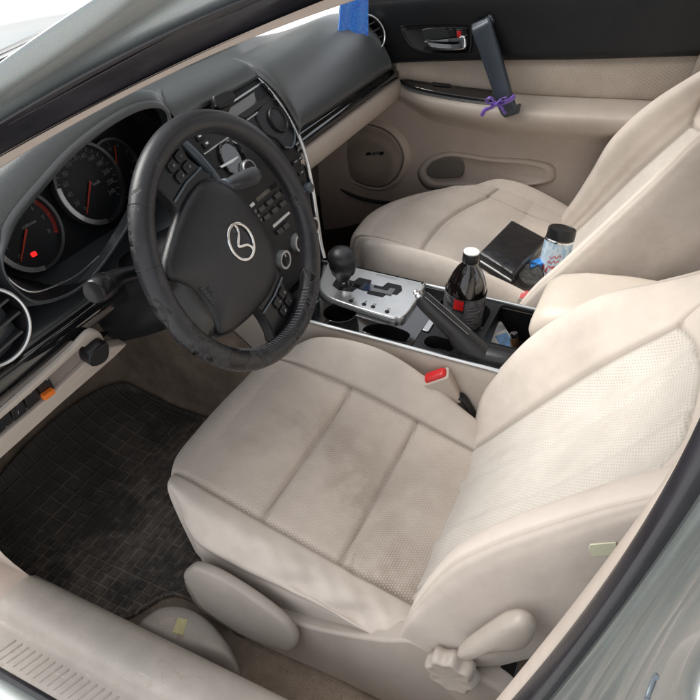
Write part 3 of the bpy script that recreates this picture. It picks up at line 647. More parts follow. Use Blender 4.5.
clu = plate('instrument_cluster', [fg.px(*pj) for pj in lip_px], fg, -.04, -.020, m_soft, dash, 0)
# chrome line along the lower bezel
bz = cr1(np.array([fl_.px(a, b) for a, b in [(5, 265), (12, 276), (25, 287), (38, 291), (55, 287), (82, 274), (104, 255)]]), 6)
tube('bezel_trim', [fl_.p(a, b, -.012) for a, b in bz], .0014, m_silver, clu, 8)
bzl = off2(np.array([fl_.px(a, b) for a, b in [(4, 262), (12, 276), (25, 287), (38, 291), (55, 287), (82, 274), (104, 255), (96, 240), (60, 262), (36, 272), (18, 266)]]), 0)

def gauge(name_label, px, rad, a0, a1, nums, needle, red=None, fg=fg):
    cx, cy = fg.px(*px)
    d = plate('gauge_dial', circ(cx, cy, rad*.97, 48), fg, -.012, -.008, m_soft, clu, 0)
    g = Geo(); g.add(*ring_geo(cx, cy, rad*.95, rad*1.03, fg, -.012, -.002, 64)); g.build('gauge_ring', m_silver if 0 else simple('gauge_rim', (.12, .12, .125), .35, metal=.8), clu)
    # bright lower lip of the ring
    if nums[1] > 5:
        g = Geo(); g.add(*ring_geo(cx, cy, rad*.90, rad*1.02, fg, -.006, .0, 40, math.radians(165), math.radians(262))); g.build('gauge_lip', m_silver, clu)
    if red:
        g = Geo(); g.add(*ring_geo(cx, cy, rad*.80, rad*.92, fg, -.0085, -.0077, 30, math.radians(-28), math.radians(38))); g.build('red_zone', simple('red_zone_print', (.22, .015, .01), .5), clu)
    g = Geo(); its = []
    for k in range(nums[1]):
        a = math.radians(a0+(a1-a0)*k/(nums[1]-1)); u, w = V(math.cos(a), math.sin(a)), V(-math.sin(a), math.cos(a)); c = V(cx, cy)
        P = [c+u*rad*.80+w*.0006, c+u*rad*.90+w*.0006, c+u*rad*.90-w*.0006, c+u*rad*.80-w*.0006]; g.add(*plate_geo([tuple(p) for p in P], fg, -.008, -.0074), 1 if red and k >= red else 0)
        if k % nums[2] == 0: its.append((nums[0](k//nums[2]), fg, cx+u[0]*rad*.66, cy+u[1]*rad*.66, rad*.16, -.0076))
    g.build('scale_marking', [m_dial, m_needle], clu, smooth=False)
    words('scale_lettering', its, m_dial, clu)
    a = math.radians(needle); u, w = V(math.cos(a), math.sin(a)), V(-math.sin(a), math.cos(a)); c = V(cx, cy)
    plate('needle', [tuple(c-u*.004+w*.0018), tuple(c+u*rad*.78+w*.0007), tuple(c+u*rad*.78-w*.0007), tuple(c-u*.004-w*.0018)], fg, -.006, -.0045, m_needle, clu, 0)
    return cx, cy
tx, ty = gauge('tach', (28, 231), .060, 222, -25, (lambda k: str(k), 9*1, 1), 224, 7)
sx_, sy_ = gauge('speed', (92, 183), .066, 225, -40, (lambda k: str(k*20), 25, 2), 227)
gauge('temp', (119, 168), .050, 75, -30, (lambda k: 'HC'[k] if k < 2 else '', 5, 4), 60, None, Fr(GP-GN*0-unit(np.cross((1, 0, 0), (0, .36, .93)))*.007, (1, 0, 0), (0, .36, .93)))
lp = fg.px(36.5, 253.5); plate('warning_lamp', rrect(.009, .007, .002, 3, lp[0], lp[1]), fg, -.008, -.006, m_lamp, clu, 0)
words('speed_lettering', [('km/h', fg, sx_+.014, sy_-.004, .008, -.0076)], m_dim, clu); words('revs_lettering', [('x1000r/min', fg, tx+.012, ty+.006, .006, -.0076)], m_dim, clu)

# upper pad: driver side runs from the hood lip back to the crest, then down to the windscreen
ups = [fl_.px(a, b) for a, b in [(-60, 330), (-22, 295), (2, 262), (6, 244), (17, 219), (43, 187), (74, 153), (108, 126), (137, 110), (157, 106.5), (167, 112), (172, 124)]]
fx = [-.60, -.50, -.44, -.40, -.36, -.28, -.18, -.06, .06, .16, .24, .27]
rows = []
for (a, b), xf in zip(ups, fx):
    p = fl_.p(a, b, .0); n2 = V(0, 0, 0); out = V(0, .3, .95)
    far = V(xf, .785, .783-.10*max(0, (-xf-.30)/.3)); 
    r = [p+V(0, .004, .004), p+V((xf-p[0])*.06, .012, .013), p+V((xf-p[0])*.25, .035, .022*(1 if p[2] > .70 else .5)), p*.45+far*.55+V(0, 0, .012), far, V(xf*1.02, .90, far[2]-.035), V(xf*1.02, 1.06, far[2]-.085)]
    rows.append(r)
net('dash_pad', rows, 4, 5, m_pad, dash, sharp=0)
# centre hood between the cluster and the passenger pad
prof = V((.80, .792), (.755, .790), (.722, .778), (.700, .757))
net('centre_pad', [[(x, 1.06, .70), (x, .93, .735), (x, .82, .774), (x, .76, .786), (x, .722, .779), (x, .700, .764), (x, .694, .752), (x, .705, .745)] for x in (.20, .25, .34, .43, .478)]+[[(.487, 1.06, .69), (.487, .93, .728), (.487, .82, .766), (.487, .76, .777), (.487, .722, .77), (.487, .70, .752), (.487, .694, .745), (.487, .705, .74)]], 4, 4, m_pad, dash, sharp=0)
PP = []
for x in (.478, .484, .50, .58, .70, .82, .92, .99, 1.02, 1.035):
    e = max(0, (x-.95)/.085); i0 = max(0, (.50-x)/.022); r = []
    for y, z in ((1.06, .69), (.93, .718), (.83, .752), (.76, .776), (.70, .771), (.652, .739), (.622, .700), (.607, .672), (.606, .655), (.625, .645)):
        r.append((x, y+.02*e*e, z-.03*e*e-.012*i0))
    PP.append(r)
net('passenger_pad', PP, 4, 5, m_pad, dash, sharp=0)
# gloss slot and tan roll below it
SL = []; TN = []
for x in (.462, .50, .60, .75, .90, .99, 1.035):
    SL.append([(x, .625, .652), (x, .622, .644), (x, .618, .634), (x, .606, .628), (x, .602, .618), (x, .606, .606), (x, .625, .600)])
    TN.append([(x, .635, .612), (x, .612, .609), (x, .598, .598), (x, .596, .575), (x, .608, .548), (x, .64, .525), (x, .70, .50), (x, .80, .46)])
net('dash_slot', SL, 3, 5, m_piano, dash, sharp=0)
net('glovebox_trim', TN, 3, 5, m_tan, dash, sharp=0)
# driver side fascia, gloss strip, tan switch panel
FS = []
for x, zt in ((-.50, .66), (-.42, .72), (-.34, .745), (-.285, .742), (-.262, .70), (-.18, .70), (-.10, .66), (.0, .645), (.1, .64), (.22, .64)):
    FS.append([(x, .69, zt+.0), (x, .652, zt-.02), (x, .632, (zt+.60)/2), (x, .622, .612), (x, .625, .600), (x, .66, .592)] if x < -.27 else [(x, .80, .640), (x, .74, .632), (x, .66, .624), (x, .622, .612), (x, .625, .600), (x, .66, .592)])
net('dash_fascia', FS, 4, 4, m_pad, dash, sharp=0)
net('dash_strip', [[(x, .645, .604), (x, .617, .599), (x, .610, .585), (x, .612, .570), (x, .63, .560)] for x in (-.5, -.4, -.3, -.2, -.1, .05, .2)], 3, 4, m_piano, dash, sharp=0)
fsw = Fr((-.25, .600, .55), (1, 0, 0), (0, -.27, .963))
Q = lambda L, c=0: [fsw.px(a, b, c) for a, b in L]
# tan switch panel built as a frame round the pocket and switches
outer = Q([(-60, 461), (-30, 436), (0, 411.5), (40, 376), (70, 349), (84, 334), (92, 329), (99, 332), (103, 340), (103, 349), (96, 358), (60, 392), (20, 428), (0, 447), (-30, 474), (-60, 500)])
inner = smooth_poly(Q([(-60, 468), (0, 417), (36, 386), (74, 351.5), (81, 346), (86, 350), (85, 360), (56, 388), (43, 400), (0, 436), (-60, 487)]), 3)
swp = frame_plate('switch_panel', smooth_poly(outer, 3), [inner], fsw, -.006, .004, m_tan, dash, .003, 3)
mk('switch_pocket', *loft_geo([[fsw.p(a, b, h) for a, b in off2(inner, k)] for k, h in ((.0008, -.003), (.0004, -.016), (-.002, -.024))], True, False), m_tan, swp, sharp=50); mk('pocket_floor', [fsw.p(a, b, -.022) for a, b in inner], [list(range(len(inner)))], m_tan, swp)
for L in ([(-22, 434), (-10, 424), (-5, 438), (-17, 448)], [(-9, 423), (8, 408.5), (13.5, 421), (-3, 437)], [(10, 407.5), (21.5, 397), (27.5, 411), (15, 422)], [(23.5, 395.5), (34.5, 386.5), (41, 399), (29, 410)]):
    plate('switch', Q(L, .003), fsw, -.008, .003, m_blk, swp, .0012, 2)
plate('switch', Q([(37, 385), (48.5, 376), (55, 388), (43.5, 399)], .001), fsw, -.008, .001, m_blk, swp, .001, 2)
plate('switch_tab', Q([(43, 396), (53.5, 388.5), (55, 392.5), (44.5, 400.5)], .006), fsw, .000, .008, m_orange, swp, .001, 2)
ms = []
for (a, b, s) in ((47, 378.5, '0'), (16, 404, 'o'), (30, 392, 'o'), (3, 414, '+')): x_, y_ = fsw.px(a, b, .003); ms.append((s, fsw, x_, y_, .009, .0035))
x_, y_ = fsw.px(18, 412, .003); ms.append(('|', fsw, x_, y_, .008, .0035)); x_, y_ = fsw.px(6, 426, .003); ms.append(('-', fsw, x_, y_, .01, .0035))
x_, y_ = fsw.px(43.5, 382, .003); ms.append(('- -', fsw, x_, y_, .0075, .0015))
for m1 in ms: words('switch_marking', [m1], m_dim, swp)
kp = [fsw.px(a+3.5, b-.5, .02) for a, b in [(87.5, 356), (95, 348), (102.5, 343), (106, 346), (105.5, 358), (98.5, 365), (90, 367.5), (87, 363)]]
plate('release_lever', smooth_poly(kp, 2), fsw, -.002, .020, m_blk, swp, .0025, 3)
lipf = Fr((-.25, .612, .50), (1, 0, 0), (0, -.35, .93)); lq = [lipf.px(a, b) for a, b in [(-60, 503), (0, 448), (60, 394), (98, 359), (104, 349), (128, 344), (115, 357), (60, 405), (0, 459.5), (-60, 516)]]
plate('lower_edge', lq, lipf, -.02, .0, m_tan, dash, .003, 3)
# knee cover seen through the wheel
net('knee_cover', [[(x, .635, .60), (x, .628, .56), (x, .640, .50), (x, .68, .45), (x, .80, .42)] for x in (.06, .12, .18, .24)], 3, 4, m_dtan, dash, sharp=0)
mk('knee_cover_end', [(-.45, .66, .5), (-.1, .66, .5), (-.1, .9, .42), (-.45, .9, .42)], [(0, 1, 2, 3)], m_blk, dash)
net('footwell_panel', [[(x, .90, .44), (x, 1.1, .40), (x, 1.2, .35)] for x in (-.42, 0, .24)], 2, 2, m_blk, dash)
net('glovebox_underside', [[(x, .80, .47), (x, .95, .42), (x, 1.2, .38)] for x in (.46, .75, 1.04)], 2, 2, m_soft, dash)
# air vents
m_key0 = simple('vent_plastic', (.030, .031, .034), .34, var=.1)
def vent(px, fr, rad, fins=4, tilt=.3):
    cx, cy = fr.px(*px, .01)
    r = Geo(); r.add(*ring_geo(cx, cy, rad*.91, rad, fr, -.012, .008, 56)); R_ = r.build('air_vent', m_silver, dash, bevel=.002, seg=3)
    mk('vent_cup', *lathe_geo([(rad*.92, .004), (rad*.86, -.006), (rad*.80, -.03), (rad*.5, -.045), (.001, -.048)], fr.p(cx, cy), fr.N, 40, False), m_blk, R_)
    for k in range(fins):
        o = (k-(fins-1)/2)*rad*.42; hw = math.sqrt(max(0, (rad*.84)**2-o*o)); ca, sa = math.cos(tilt), math.sin(tilt)
        P = [(cx+ca*s*hw-sa*(o+w), cy+sa*s*hw+ca*(o+w)) for s, w in ((-1, -.002), (1, -.002), (1, .002), (-1, .002))]
        plate('vent_fin', P, fr, -.024, .001, m_key0, R_, .0008, 2)
    return R_
fv = Fr((-.31, .622, .665), (.97, -.22, 0), (0.05, .22, .97)); vent((-9, 329), fv, .054, 4, .25)
fv2 = Fr((.985, .66, .745), (1, -.45, 0), (.1, .5, .85)); vent((372, 32), fv2, .046, 3, .2)

# centre stack: a fascia swept along its side profile
PR = np.array([(.742, .776), (.716, .760), (.694, .744), (.668, .719), (.640, .683), (.618, .642), (.600, .590), (.586, .52), (.576, .46), (.566, .405), (.555, .37)])
prc = cr1(PR, 6)
def onstack(a, b, x=None):
    v = ray(a, b); best = None
    for i in range(len(prc)-1):
        (y0, z0), (y1, z1) = prc[i], prc[i+1]; n = V(0, z1-z0, y0-y1); den = v@n
        if abs(den) < 1e-9: continue
        t = ((V(0, y0, z0)-CP)@n)/den; P = CP+v*t
        if min(z0, z1)-1e-6 <= P[2] <= max(z0, z1)+1e-6: best = (P, unit(-n) if n[1] > 0 else unit(n), unit(V(0, y0-y1, z0-z1))); 
    if best is None: raise ValueError((a, b))
    P, n, t = best
    if n[1] > 0: n = -n
    return P, n, t
def fstack(a, b): 
    P, n, t = onstack(a, b); return Fr(P, (1, 0, 0), t)
xl = lambda z: np.interp(z, [.37, .5, .66, .76], [.262, .236, .200, .176]); xr = lambda z: np.interp(z, [.37, .45, .52, .6, .68, .76], [.455, .468, .476, .482, .484, .484])
rows = [[(xl(z), y+.05, z-.01), (xl(z), y, z), (xl(z)*.7+xr(z)*.3, y, z), (xl(z)*.3+xr(z)*.7, y, z), (xr(z), y, z), (xr(z), y+.05, z-.01)] for y, z in PR]
stk = net('centre_stack', rows, 4, 5, m_soft, dash, sharp=40)
g = Geo()
pts = [V(xr(z)+.001, y-.0065, z-.002) for y, z in prc[7:]]; v_, f_ = tube_geo(pts, .0052, 12); g.add(v_, f_)
pts = [V(xl(z)-.004, y-.002, z) for y, z in prc[16:]]; v_, f_ = tube_geo(pts, .0085, 12); g.add(v_, f_, 1)
g.build('stack_edge_trim', [m_silver, m_grey], stk)
net('stack_side', [[(xl(z)-.006, y+.0, z), (xl(z)-.008, y+.05, z-.005), (xl(z)-.004, y+.14, z-.02)] for y, z in PR], 2, 3, m_blk, stk)
net('stack_far_side', [[(xr(z)+.004, y+.0, z), (xr(z)+.004, y+.05, z-.005), (xr(z)-.004, y+.25, z-.02)] for y, z in PR[3:]], 2, 3, m_dtan, stk)
def stripp(name, a, b, r, mat, lift=.002, par=None):
    P = []
    for t in np.linspace(0, 1, 9):
        p, n, _ = onstack(a[0]+(b[0]-a[0])*t, a[1]+(b[1]-a[1])*t); P.append(p+n*lift)
    return tube(name, P, r, mat, par or stk, 8)
# display pocket: two silver lines, a dark recess, two keys
stripp('pocket_trim', (221, 110), (267.5, 79.5), .0024, m_silver); stripp('pocket_trim', (246, 121), (281, 96), .0024, m_silver)
m_key = simple('key_plastic', (.045, .046, .050), .33, var=.1)
def quad(name, L, mat, d0=-.002, d1=.003, bevel=.001, par=None):
    c = np.mean(np.array(L, float), 0); fr = fstack(*c); return plate(name, [fr.px(a, b) for a, b in L], fr, d0, d1, mat, par or stk, bevel, 2)
quad('display_pocket', [(224, 112), (259, 88.5), (271, 100), (243, 119)], m_piano, -.002, .0015)
quad('pocket_lip', [(236, 117), (266, 97), (271, 101), (244, 119.5)], m_blk, 0, .006)
k1 = quad('stack_button', [(261, 85.5), (266.5, 81.5), (271, 87), (265.5, 91)], m_blk, 0, .006); k2 = quad('stack_button', [(266.5, 92), (272, 88), (276.5, 93.5), (271, 97.5)], m_blk, 0, .006)
fm_ = fstack(266, 86.5); words('button_mark', [('▲' if 0 else 'A', fm_, 0, 0, .010, .0065)], m_white, stk)
# round speaker-like disc and its crescent bezel on the right
f1 = fstack(276, 121)
cx, cy = f1.px(276.5, 120.5)
cb = [f1.px(a, b) for a, b in [(256, 117), (262, 105), (274, 99), (284, 106), (291, 122), (294, 137), (291, 147), (286, 149), (277, 140), (264, 133)]]
plate('vent_bezel', smooth_poly(cb, 5), f1, -.004, .003, m_blk, stk, .003, 3)
cres = Geo(); arc = cr1(np.array([f1.px(a, b) for a, b in [(286, 107), (291.5, 122), (294, 137), (291, 147.5), (284, 148)]]), 6)
cres.add(*tube_geo([f1.p(a, b, .003) for a, b in arc], .0022, 8)); cres.build('bezel_highlight', m_grey, stk)
mk('round_vent', *lathe_geo([(.028, .0), (.028, .006), (.0265, .009), (.0245, .0085), (.023, .006), (.012, .0075), (.0, .008)], f1.p(cx, cy), f1.N, 48), m_blk, stk)
# left round vent with a silver fin, clock knob
f2 = fstack(231, 160); cx, cy = f2.px(231, 159)
mk('round_vent', *lathe_geo([(.034, .0), (.034, .005), (.031, .006), (.028, -.002), (.022, -.006), (.0, -.006)], f2.p(cx, cy, .003), f2.N, 48), m_piano, stk)
plate('vent_blade', [f2.px(a, b, .008) for a, b in [(219.5, 166.5), (229, 160.5), (237, 156), (238.5, 157.5), (232, 163), (221, 168.5)]], f2, .004, .010, m_silver, stk, .001)
f3 = fstack(246, 171); cx, cy = f3.px(246, 171)
mk('round_knob', *lathe_geo([(.0205, .0), (.0205, .010), (.019, .0125), (.0165, .0125), (.016, .011), (.0, .0115)], f3.p(cx, cy), f3.N, 40), m_silver, stk)
mk('round_knob_face', *lathe_geo([(.0163, .0), (.0163, .0120), (.0, .0126)], f3.p(cx, cy), f3.N, 40), m_blk, stk)
stripp('stack_trim_line', (203, 155), (230, 136.5), .002, m_silver)
quad('stack_button', [(193, 137), (199, 133.5), (202.5, 139), (197, 143)], m_blk, 0, .007); quad('stack_button', [(200, 145), (206, 140.5), (209.5, 146.5), (204, 150.5)], m_blk, 0, .007)
for a, b in ((197.5, 138), (204.5, 145)): quad('button_mark', [(a-1.6, b), (a+.8, b-1.8), (a+2, b+.2), (a-.2, b+1.8)], m_white, .006, .0075, 0)
# audio unit
quad('disc_slot', [(255, 198.5), (275.5, 181.5), (277.5, 185), (257, 202)], m_piano, 0, .0015, 0)
quad('chip_button', [(247.5, 206), (252, 202), (254, 204.5), (249.5, 208.5)], m_white, 0, .004)
for (r, c) in [(r, c) for r in range(2) for c in range(4)]:
    a, b = 259.5+c*8.0+r*5.2, 208-c*6.6+r*8.2
    quad('audio_button', [(a-3.2, b+1.2), (a+2.2, b-3.4), (a+4.7, b+.3), (a-.6, b+4.9)], m_key, 0, .005, .0009)
quad('audio_display_bar', [(272, 225.5), (288, 211.5), (289, 213.5), (273.2, 227.8)], m_white, 0, .003, .0004)
for a, b, n in ((278, 230, 1), (284, 225, 1)): quad('audio_button', [(a-3, b+1), (a+2, b-3.2), (a+4.5, b+1.), (a-.6, b+5)], m_key, 0, .005, .0009)
for t_, a, b, z_ in (('CD', 253, 212, .010), ('AM', 256, 217, .009), ('FM', 258.5, 221, .009), ('1', 261, 208.5, .006), ('2', 269, 202, .006), ('3', 277, 195.5, .006), ('4', 285, 189, .006), ('5', 266.5, 217, .006), ('6', 274, 210.5, .006)):
    words('audio_lettering', [(t_, fstack(a, b), 0, 0, z_, .0045)], m_dim, stk)
for a, b, r in ((281, 259.5, .0205), (295.5, 242.5, .0205), (310, 226, .0205)):
    f = fstack(a, b); kx, ky = f.px(a, b)
    kb = mk('climate_knob', *lathe_geo([(r, 0), (r, .010), (r*.97, .013), (r*.74, .013), (r*.72, .010)], f.p(kx, ky), f.N, 40), m_plate, stk)
    mk('climate_knob_face', *lathe_geo([(r*.73, 0), (r*.73, .012), (r*.5, .0135), (0, .0135)], f.p(kx, ky), f.N, 40), m_blk, kb)
    quad('knob_pointer', [(a-.7, b-7), (a+.7, b-7), (a+.7, b-3), (a-.7, b-3)], m_white, .0136, .0145, 0, kb) if 0 else plate('knob_pointer', rrect(.0014, .007, .0006, 2, kx, ky+r*.5), f, .010, .0146, m_white, kb, 0)
for a, b in ((293, 161.5), (297.5, 158), (299, 172)):
    quad('stack_button', [(a-2.8, b+1), (a+1.8, b-2.6), (a+3.6, b+1), (a-1, b+4.4)], m_blk, 0, .006); quad('button_mark', [(a-1, b+.6), (a+1.2, b-1.2), (a+1.8, b), (a-.4, b+1.8)], m_dim, .0055, .007, 0)
f = fstack(305, 188); kx, ky = f.px(305, 188)
mk('small_knob', *lathe_geo([(.012, 0), (.012, .014), (.010, .017), (0, .018)], f.p(kx, ky), f.N, 32), m_grey, stk)

# ------------------------------------------------------------------ steering column and stalks
WC = V(-.0075, .441, .669); TH = .392; WN = V(0, -math.cos(TH), math.sin(TH)); WU = V(0, math.sin(TH), math.cos(TH)); WX = V(1, 0, 0)
colm = thing('steering_column', 'dark plastic column shroud behind the steering wheel, with two stalks', 'steering column', (0, .6, .6))
secs = []
for s, w, h, dz in ((-.045, .095, .10, -.005), (-.055, .115, .115, -.006), (-.10, .140, .135, -.012), (-.16, .155, .145, -.02), (-.24, .17, .14, -.03), (-.30, .17, .13, -.04)):
    c = WC+WN*s+WU*(dz-.012); secs.append([c+WX*a+WU*b for a, b in rrect(w, h, .045, 6)])
loft('column_shroud', secs, m_blk, colm, bevel=.004)
def stalk(path, rad, cap_r, ring_m, label=None):
    st = tube('column_stalk', cr1(path, 6), np.interp(np.linspace(0, 1, (len(path)-1)*6+1), *rad), m_blk, colm, 18)
    return st
a0 = WC+WN*(-.10)+WX*(-.06)+WU*.01; a1 = at(118, 277, p=WC-WN*.085, n=WN); a2 = at(100, 288, p=WC-WN*.075, n=WN)
st = stalk([a0, a0*.4+a1*.6, a1, a1*.3+a2*.7, a2], ([0, .4, .62, .72, 1], [.010, .011, .013, .0175, .0165]), 0, None)
dr = unit(a2-a1); lathe('stalk_knob', [(.016, 0), (.0185, .004), (.0185, .020), (.017, .024), (.0165, .026), (.0150, .028), (.0135, .0275), (0, .026)], a2-dr*.012, dr, simple('stalk_gloss', (.010, .010, .011), .24, var=.1), st, 32)
b0 = WC+WN*(-.09)+WX*.07+WU*.05; b1 = at(226, 187, p=WC-WN*.07, n=WN); b2 = at(254, 175.5, p=WC-WN*.065, n=WN)
m_blk_ = m_blk; m_blk = simple('stalk_plastic', (.06, .062, .068), .36, var=.1); st2 = stalk([b0, b0*.5+b1*.5, b1, b1*.5+b2*.5, b2], ([0, .3, .55, .66, .9, 1], [.010, .010, .0105, .0135, .0155, .0145]), 0, None)
dr = unit(b2-b1); lathe('stalk_knob', [(.0145, 0), (.0150, .003), (.013, .007), (0, .009)], b2-dr*.002, dr, m_blk, st2, 28)
m_blk = m_blk_; lathe('stalk_ring', [(.0128, 0), (.0142, .001), (.0142, .008), (.0128, .009)], b1-dr*.004, dr, m_grey, st2, 28)

# ------------------------------------------------------------------ steering wheel (turned clockwise)
whl = thing('steering_wheel', 'worn black leather steering wheel, turned to the right, with a winged badge on its hub', 'steering wheel', tuple(WC))
PHI = math.radians(15-90)
LX = WX*math.cos(PHI)+WU*math.sin(PHI); LY = -WX*math.sin(PHI)+WU*math.cos(PHI)
fw = Fr(WC, LX, LY)
RW = .1785
v_, f_ = tube_geo([fw.p(RW*math.cos(a), RW*math.sin(a), 0) for a in np.linspace(0, 2*math.pi, 128, endpoint=False)], .0172, 26, True, 1.)
# thicken and flatten the grip slightly
rim = mk('rim', v_, f_, m_leather, whl, sharp=0)
def arcpt(a, r=RW, c=0): return fw.p(r*math.cos(a), r*math.sin(a), c)
loc_ang = lambda a, b: (lambda w: math.atan2(w[1], w[0]))(fw.px(a, b))
for (a, b) in ((141, 208), (305, 292), (283, 205), (150, 268)):
    q0 = loc_ang(a, b); t = V(*fw.p(-math.sin(q0), math.cos(q0))-fw.O); u = unit(arcpt(q0)-WC); c = arcpt(q0)
    tube('rim_seam', [c+.0174*(u*math.cos(k)+fw.N*math.sin(k)) for k in np.linspace(0, 2*math.pi, 30, endpoint=False)], .0007, m_rub, rim, 6, closed=True)
g = Geo()
qa = loc_ang(307, 292); qb = loc_ang(235, 372); qq = np.unwrap([qa, qb])
for q0 in np.linspace(qq[0], qq[1], 34):
    u = unit(arcpt(q0)-WC); tt = np.cross(fw.N, u); c = arcpt(q0)
    e = lambda k, o: c+.0176*(-u*math.cos(k)+fw.N*math.sin(k))+tt*o
    g.add(*tube_geo([e(.15, -.0012), e(.42, 0), e(.70, .0012)], .0007, 6))
g.build('stitching', m_dim, rim, kind=None) if 0 else g.build('stitching', simple('thread_grey', (.22, .22, .22), .7), rim)
# airbag cover: domed shield
half = [(0, .076), (.038, .072), (.070, .060), (.090, .044), (.101, .024), (.104, -.004), (.101, -.034), (.094, -.066), (.084, -.098), (.074, -.122), (.060, -.136), (.044, -.130), (.024, -.121), (0, -.117)]
outl = half+[(-x, y) for x, y in half[-2:0:-1]]
oc = np.array(smooth_poly(outl, 5)); cen = V(0, -.02)
secs = []
for k, h in ((.90, -.034), (.985, -.022), (1.0, -.013), (.975, -.006), (.90, -.0025), (.78, .000), (.6, .0025), (.35, .0045), (.12, .005), (.02, .005)):
    secs.append([fw.p(*(cen+(p-cen)*k), h) for p in oc])
hub = mk('airbag_cover', *loft_geo(secs), m_hubm, whl, sharp=50)
# shallow side facet (lighter leather band seen on the left of the cover)
# emblem: ring and wings
ge = Geo(); ge.add(*ring_geo(0, 0, .0262, .0312, fw, .0035, .0085, 56, ry=.90))
emb = mk('emblem', ge.v, ge.f, m_chrome, hub, bevel=.0012)
wl = [(-.0262, .0105), (-.020, .0118), (-.0120, .0085), (-.0050, .0), (-.0015, -.0062), (0, -.0072), (.0015, -.0062), (.0050, .0), (.0120, .0085), (.020, .0118), (.0262, .0105), (.0272, .0075), (.019, .0078), (.0125, .0035), (.0065, -.0065), (.0025, -.0115), (0, -.0122), (-.0025, -.0115), (-.0065, -.0065), (-.0125, .0035), (-.019, .0078), (-.0272, .0075)]
plate('emblem_wing', smooth_poly(wl, 2), fw, .0040, .0085, m_chrome, hub, .0008, 2)
ax, ay = fw.px(209, 293, .0)
words('airbag_lettering', [('SRS', fw, ax-.0, ay+.005, .009, .0004), ('AIRBAG', fw, ax-.0, ay-.005, .009, .0)], simple('embossed_print', (.06, .06, .065), .4), hub)
# spokes: left and right carry keys, the lower one is gloss
def spoke(side):
    o = [(.085, .046), (.10, .048), (.135, .036), (.168, .040), (.170, -.050), (.150, -.046), (.125, -.040), (.10, -.040), (.085, -.045)]
    o = [(side*x, y) for x, y in o]
    sp_ = plate('spoke', smooth_poly(o, 3), fw, -.036, -.012, m_blk, whl, .005, 3)
    for (bx, by, w, h) in ((.128, .020, .016, .018), (.147, .020, .016, .018), (.128, -.002, .016, .018), (.147, -.002, .016, .018)):
        plate('spoke_button', rrect(w, h, .004, 4, side*bx, by), fw, -.014, -.008, m_blk, sp_, .0015, 3)
    fq = fw
    words('spoke_button_mark', [(t, fw, side*bx, by, .009, -.0054) for t, bx, by in (('+', .128, .020), ('-', .147, .020), ('^', .128, -.002), ('x', .147, -.002))], m_dim, sp_)
    g = Geo(); g.add(*tube_geo([fw.p(side*.112, .040, -.010), fw.p(side*.116, .0, -.010), fw.p(side*.113, -.040, -.010)], .0018, 8)); g.build('spoke_trim', m_grey, sp_)
for s in (-1, 1): spoke(s)
o = [(-.058, -.118), (-.030, -.104), (0, -.102), (.030, -.104), (.058, -.118), (.056, -.145), (.060, -.166), (0, -.178), (-.060, -.166), (-.056, -.145)]
pillow('spoke', smooth_poly(o, 3), fw, ((.95, -.030), (1.0, -.020), (.97, -.013), (.90, -.009), (.7, -.007), (.4, -.006), (.02, -.006)), simple('gloss_spoke', (.010, .010, .011), .26, var=.1), whl, scale=True)
mk('hub_back', *lathe_geo([(.085, -.03), (.08, -.055), (.05, -.07), (.0, -.07)], WC, WN, 32), m_blk, whl)
# ------------------------------------------------------------------ centre console
con = thing('centre_console', 'centre console between the seats, gloss black, with silver shifter plate and padded armrest', 'console', (.34, .2, 0))
ZC = .36
secs = []
CX0, CX1 = .226, .450
# body as a frame: near side wall, far side wall, deck
net('console_side', [[(.218, y, .0), (.220, y, .18), (.2225, y, .33), (.224, y, .352), (.229, y, .358)] for y in np.linspace(-.5, .72, 10)], 2, 3, m_tan, con)
net('console_side', [[(.500, y, .0), (.49, y, .2), (.462, y, .33), (.455, y, .352), (.449, y, .358)] for y in np.linspace(-.5, .72, 10)], 2, 3, m_dtan, con)
def dk(L, z=ZC): return [(p[0], p[1]) for p in (at(a, b, z=z) for a, b in L)]
fc = Fr((0, 0, ZC), (1, 0, 0), (0, 1, 0))
g = Geo(); g.add(*tube_geo([V(.2265, y, .3615) for y in np.linspace(-.45, .56, 8)], .0038, 10)); g.add(*tube_geo([V(.4505, y, .3615) for y in np.linspace(-.45, .60, 8)], .0038, 10))
g.build('edge_trim', m_silver, con)
# front gloss deck with two round wells, rear deck with brake slot and tray
def deck(name, outer, holes, z, depth, mat, mats_w, parent):
    """flat panel with openings, each opening a well with walls and floor"""
    bm = bmesh.new(); es = []
    for L in [outer]+[h for h, _ in holes]:
        vs = [bm.verts.new((x, y, z)) for x, y in L]
        es += [bm.edges.new((vs[i], vs[(i+1) % len(vs)])) for i in range(len(vs))]
    bmesh.ops.triangle_fill(bm, use_beauty=True, use_dissolve=False, edges=es, normal=(0, 0, 1))
    v = [tuple(q.co) for q in bm.verts]; bm.verts.index_update(); f = [[q.index for q in fc_.verts] for fc_ in bm.faces]; bm.free()
    o = mk(name, v, f, mat, parent, smooth=False, recalc=False)
    for h, d in holes:
        H = np.array(h); c = H.mean(0); s = [[(x, y, z+.0012) for x, y in (c+(H-c)*1.02)], [(x, y, z+.0015) for x, y in H], [(x, y, z-.004) for x, y in c+(H-c)*.98], [(x, y, z-d) for x, y in c+(H-c)*.92], [(x, y, z-d) for x, y in c+(H-c)*.02]]
        mk('well', *loft_geo(s, True, False), mats_w, o, sharp=40)
    return o
cupA = [(at(340, 313, z=ZC)[0]+.034*math.cos(q), at(340, 313, z=ZC)[1]+.034*math.sin(q)) for q in np.linspace(0, 2*math.pi, 36, endpoint=False)]
slotB = dk([(371, 337), (378, 325), (392, 322), (408, 328), (404, 345), (398, 350)])
slotB = smooth_poly([(.236, .335), (.243, .352), (.262, .348), (.278, .322), (.276, .285), (.268, .262), (.246, .258), (.236, .270)], 4)
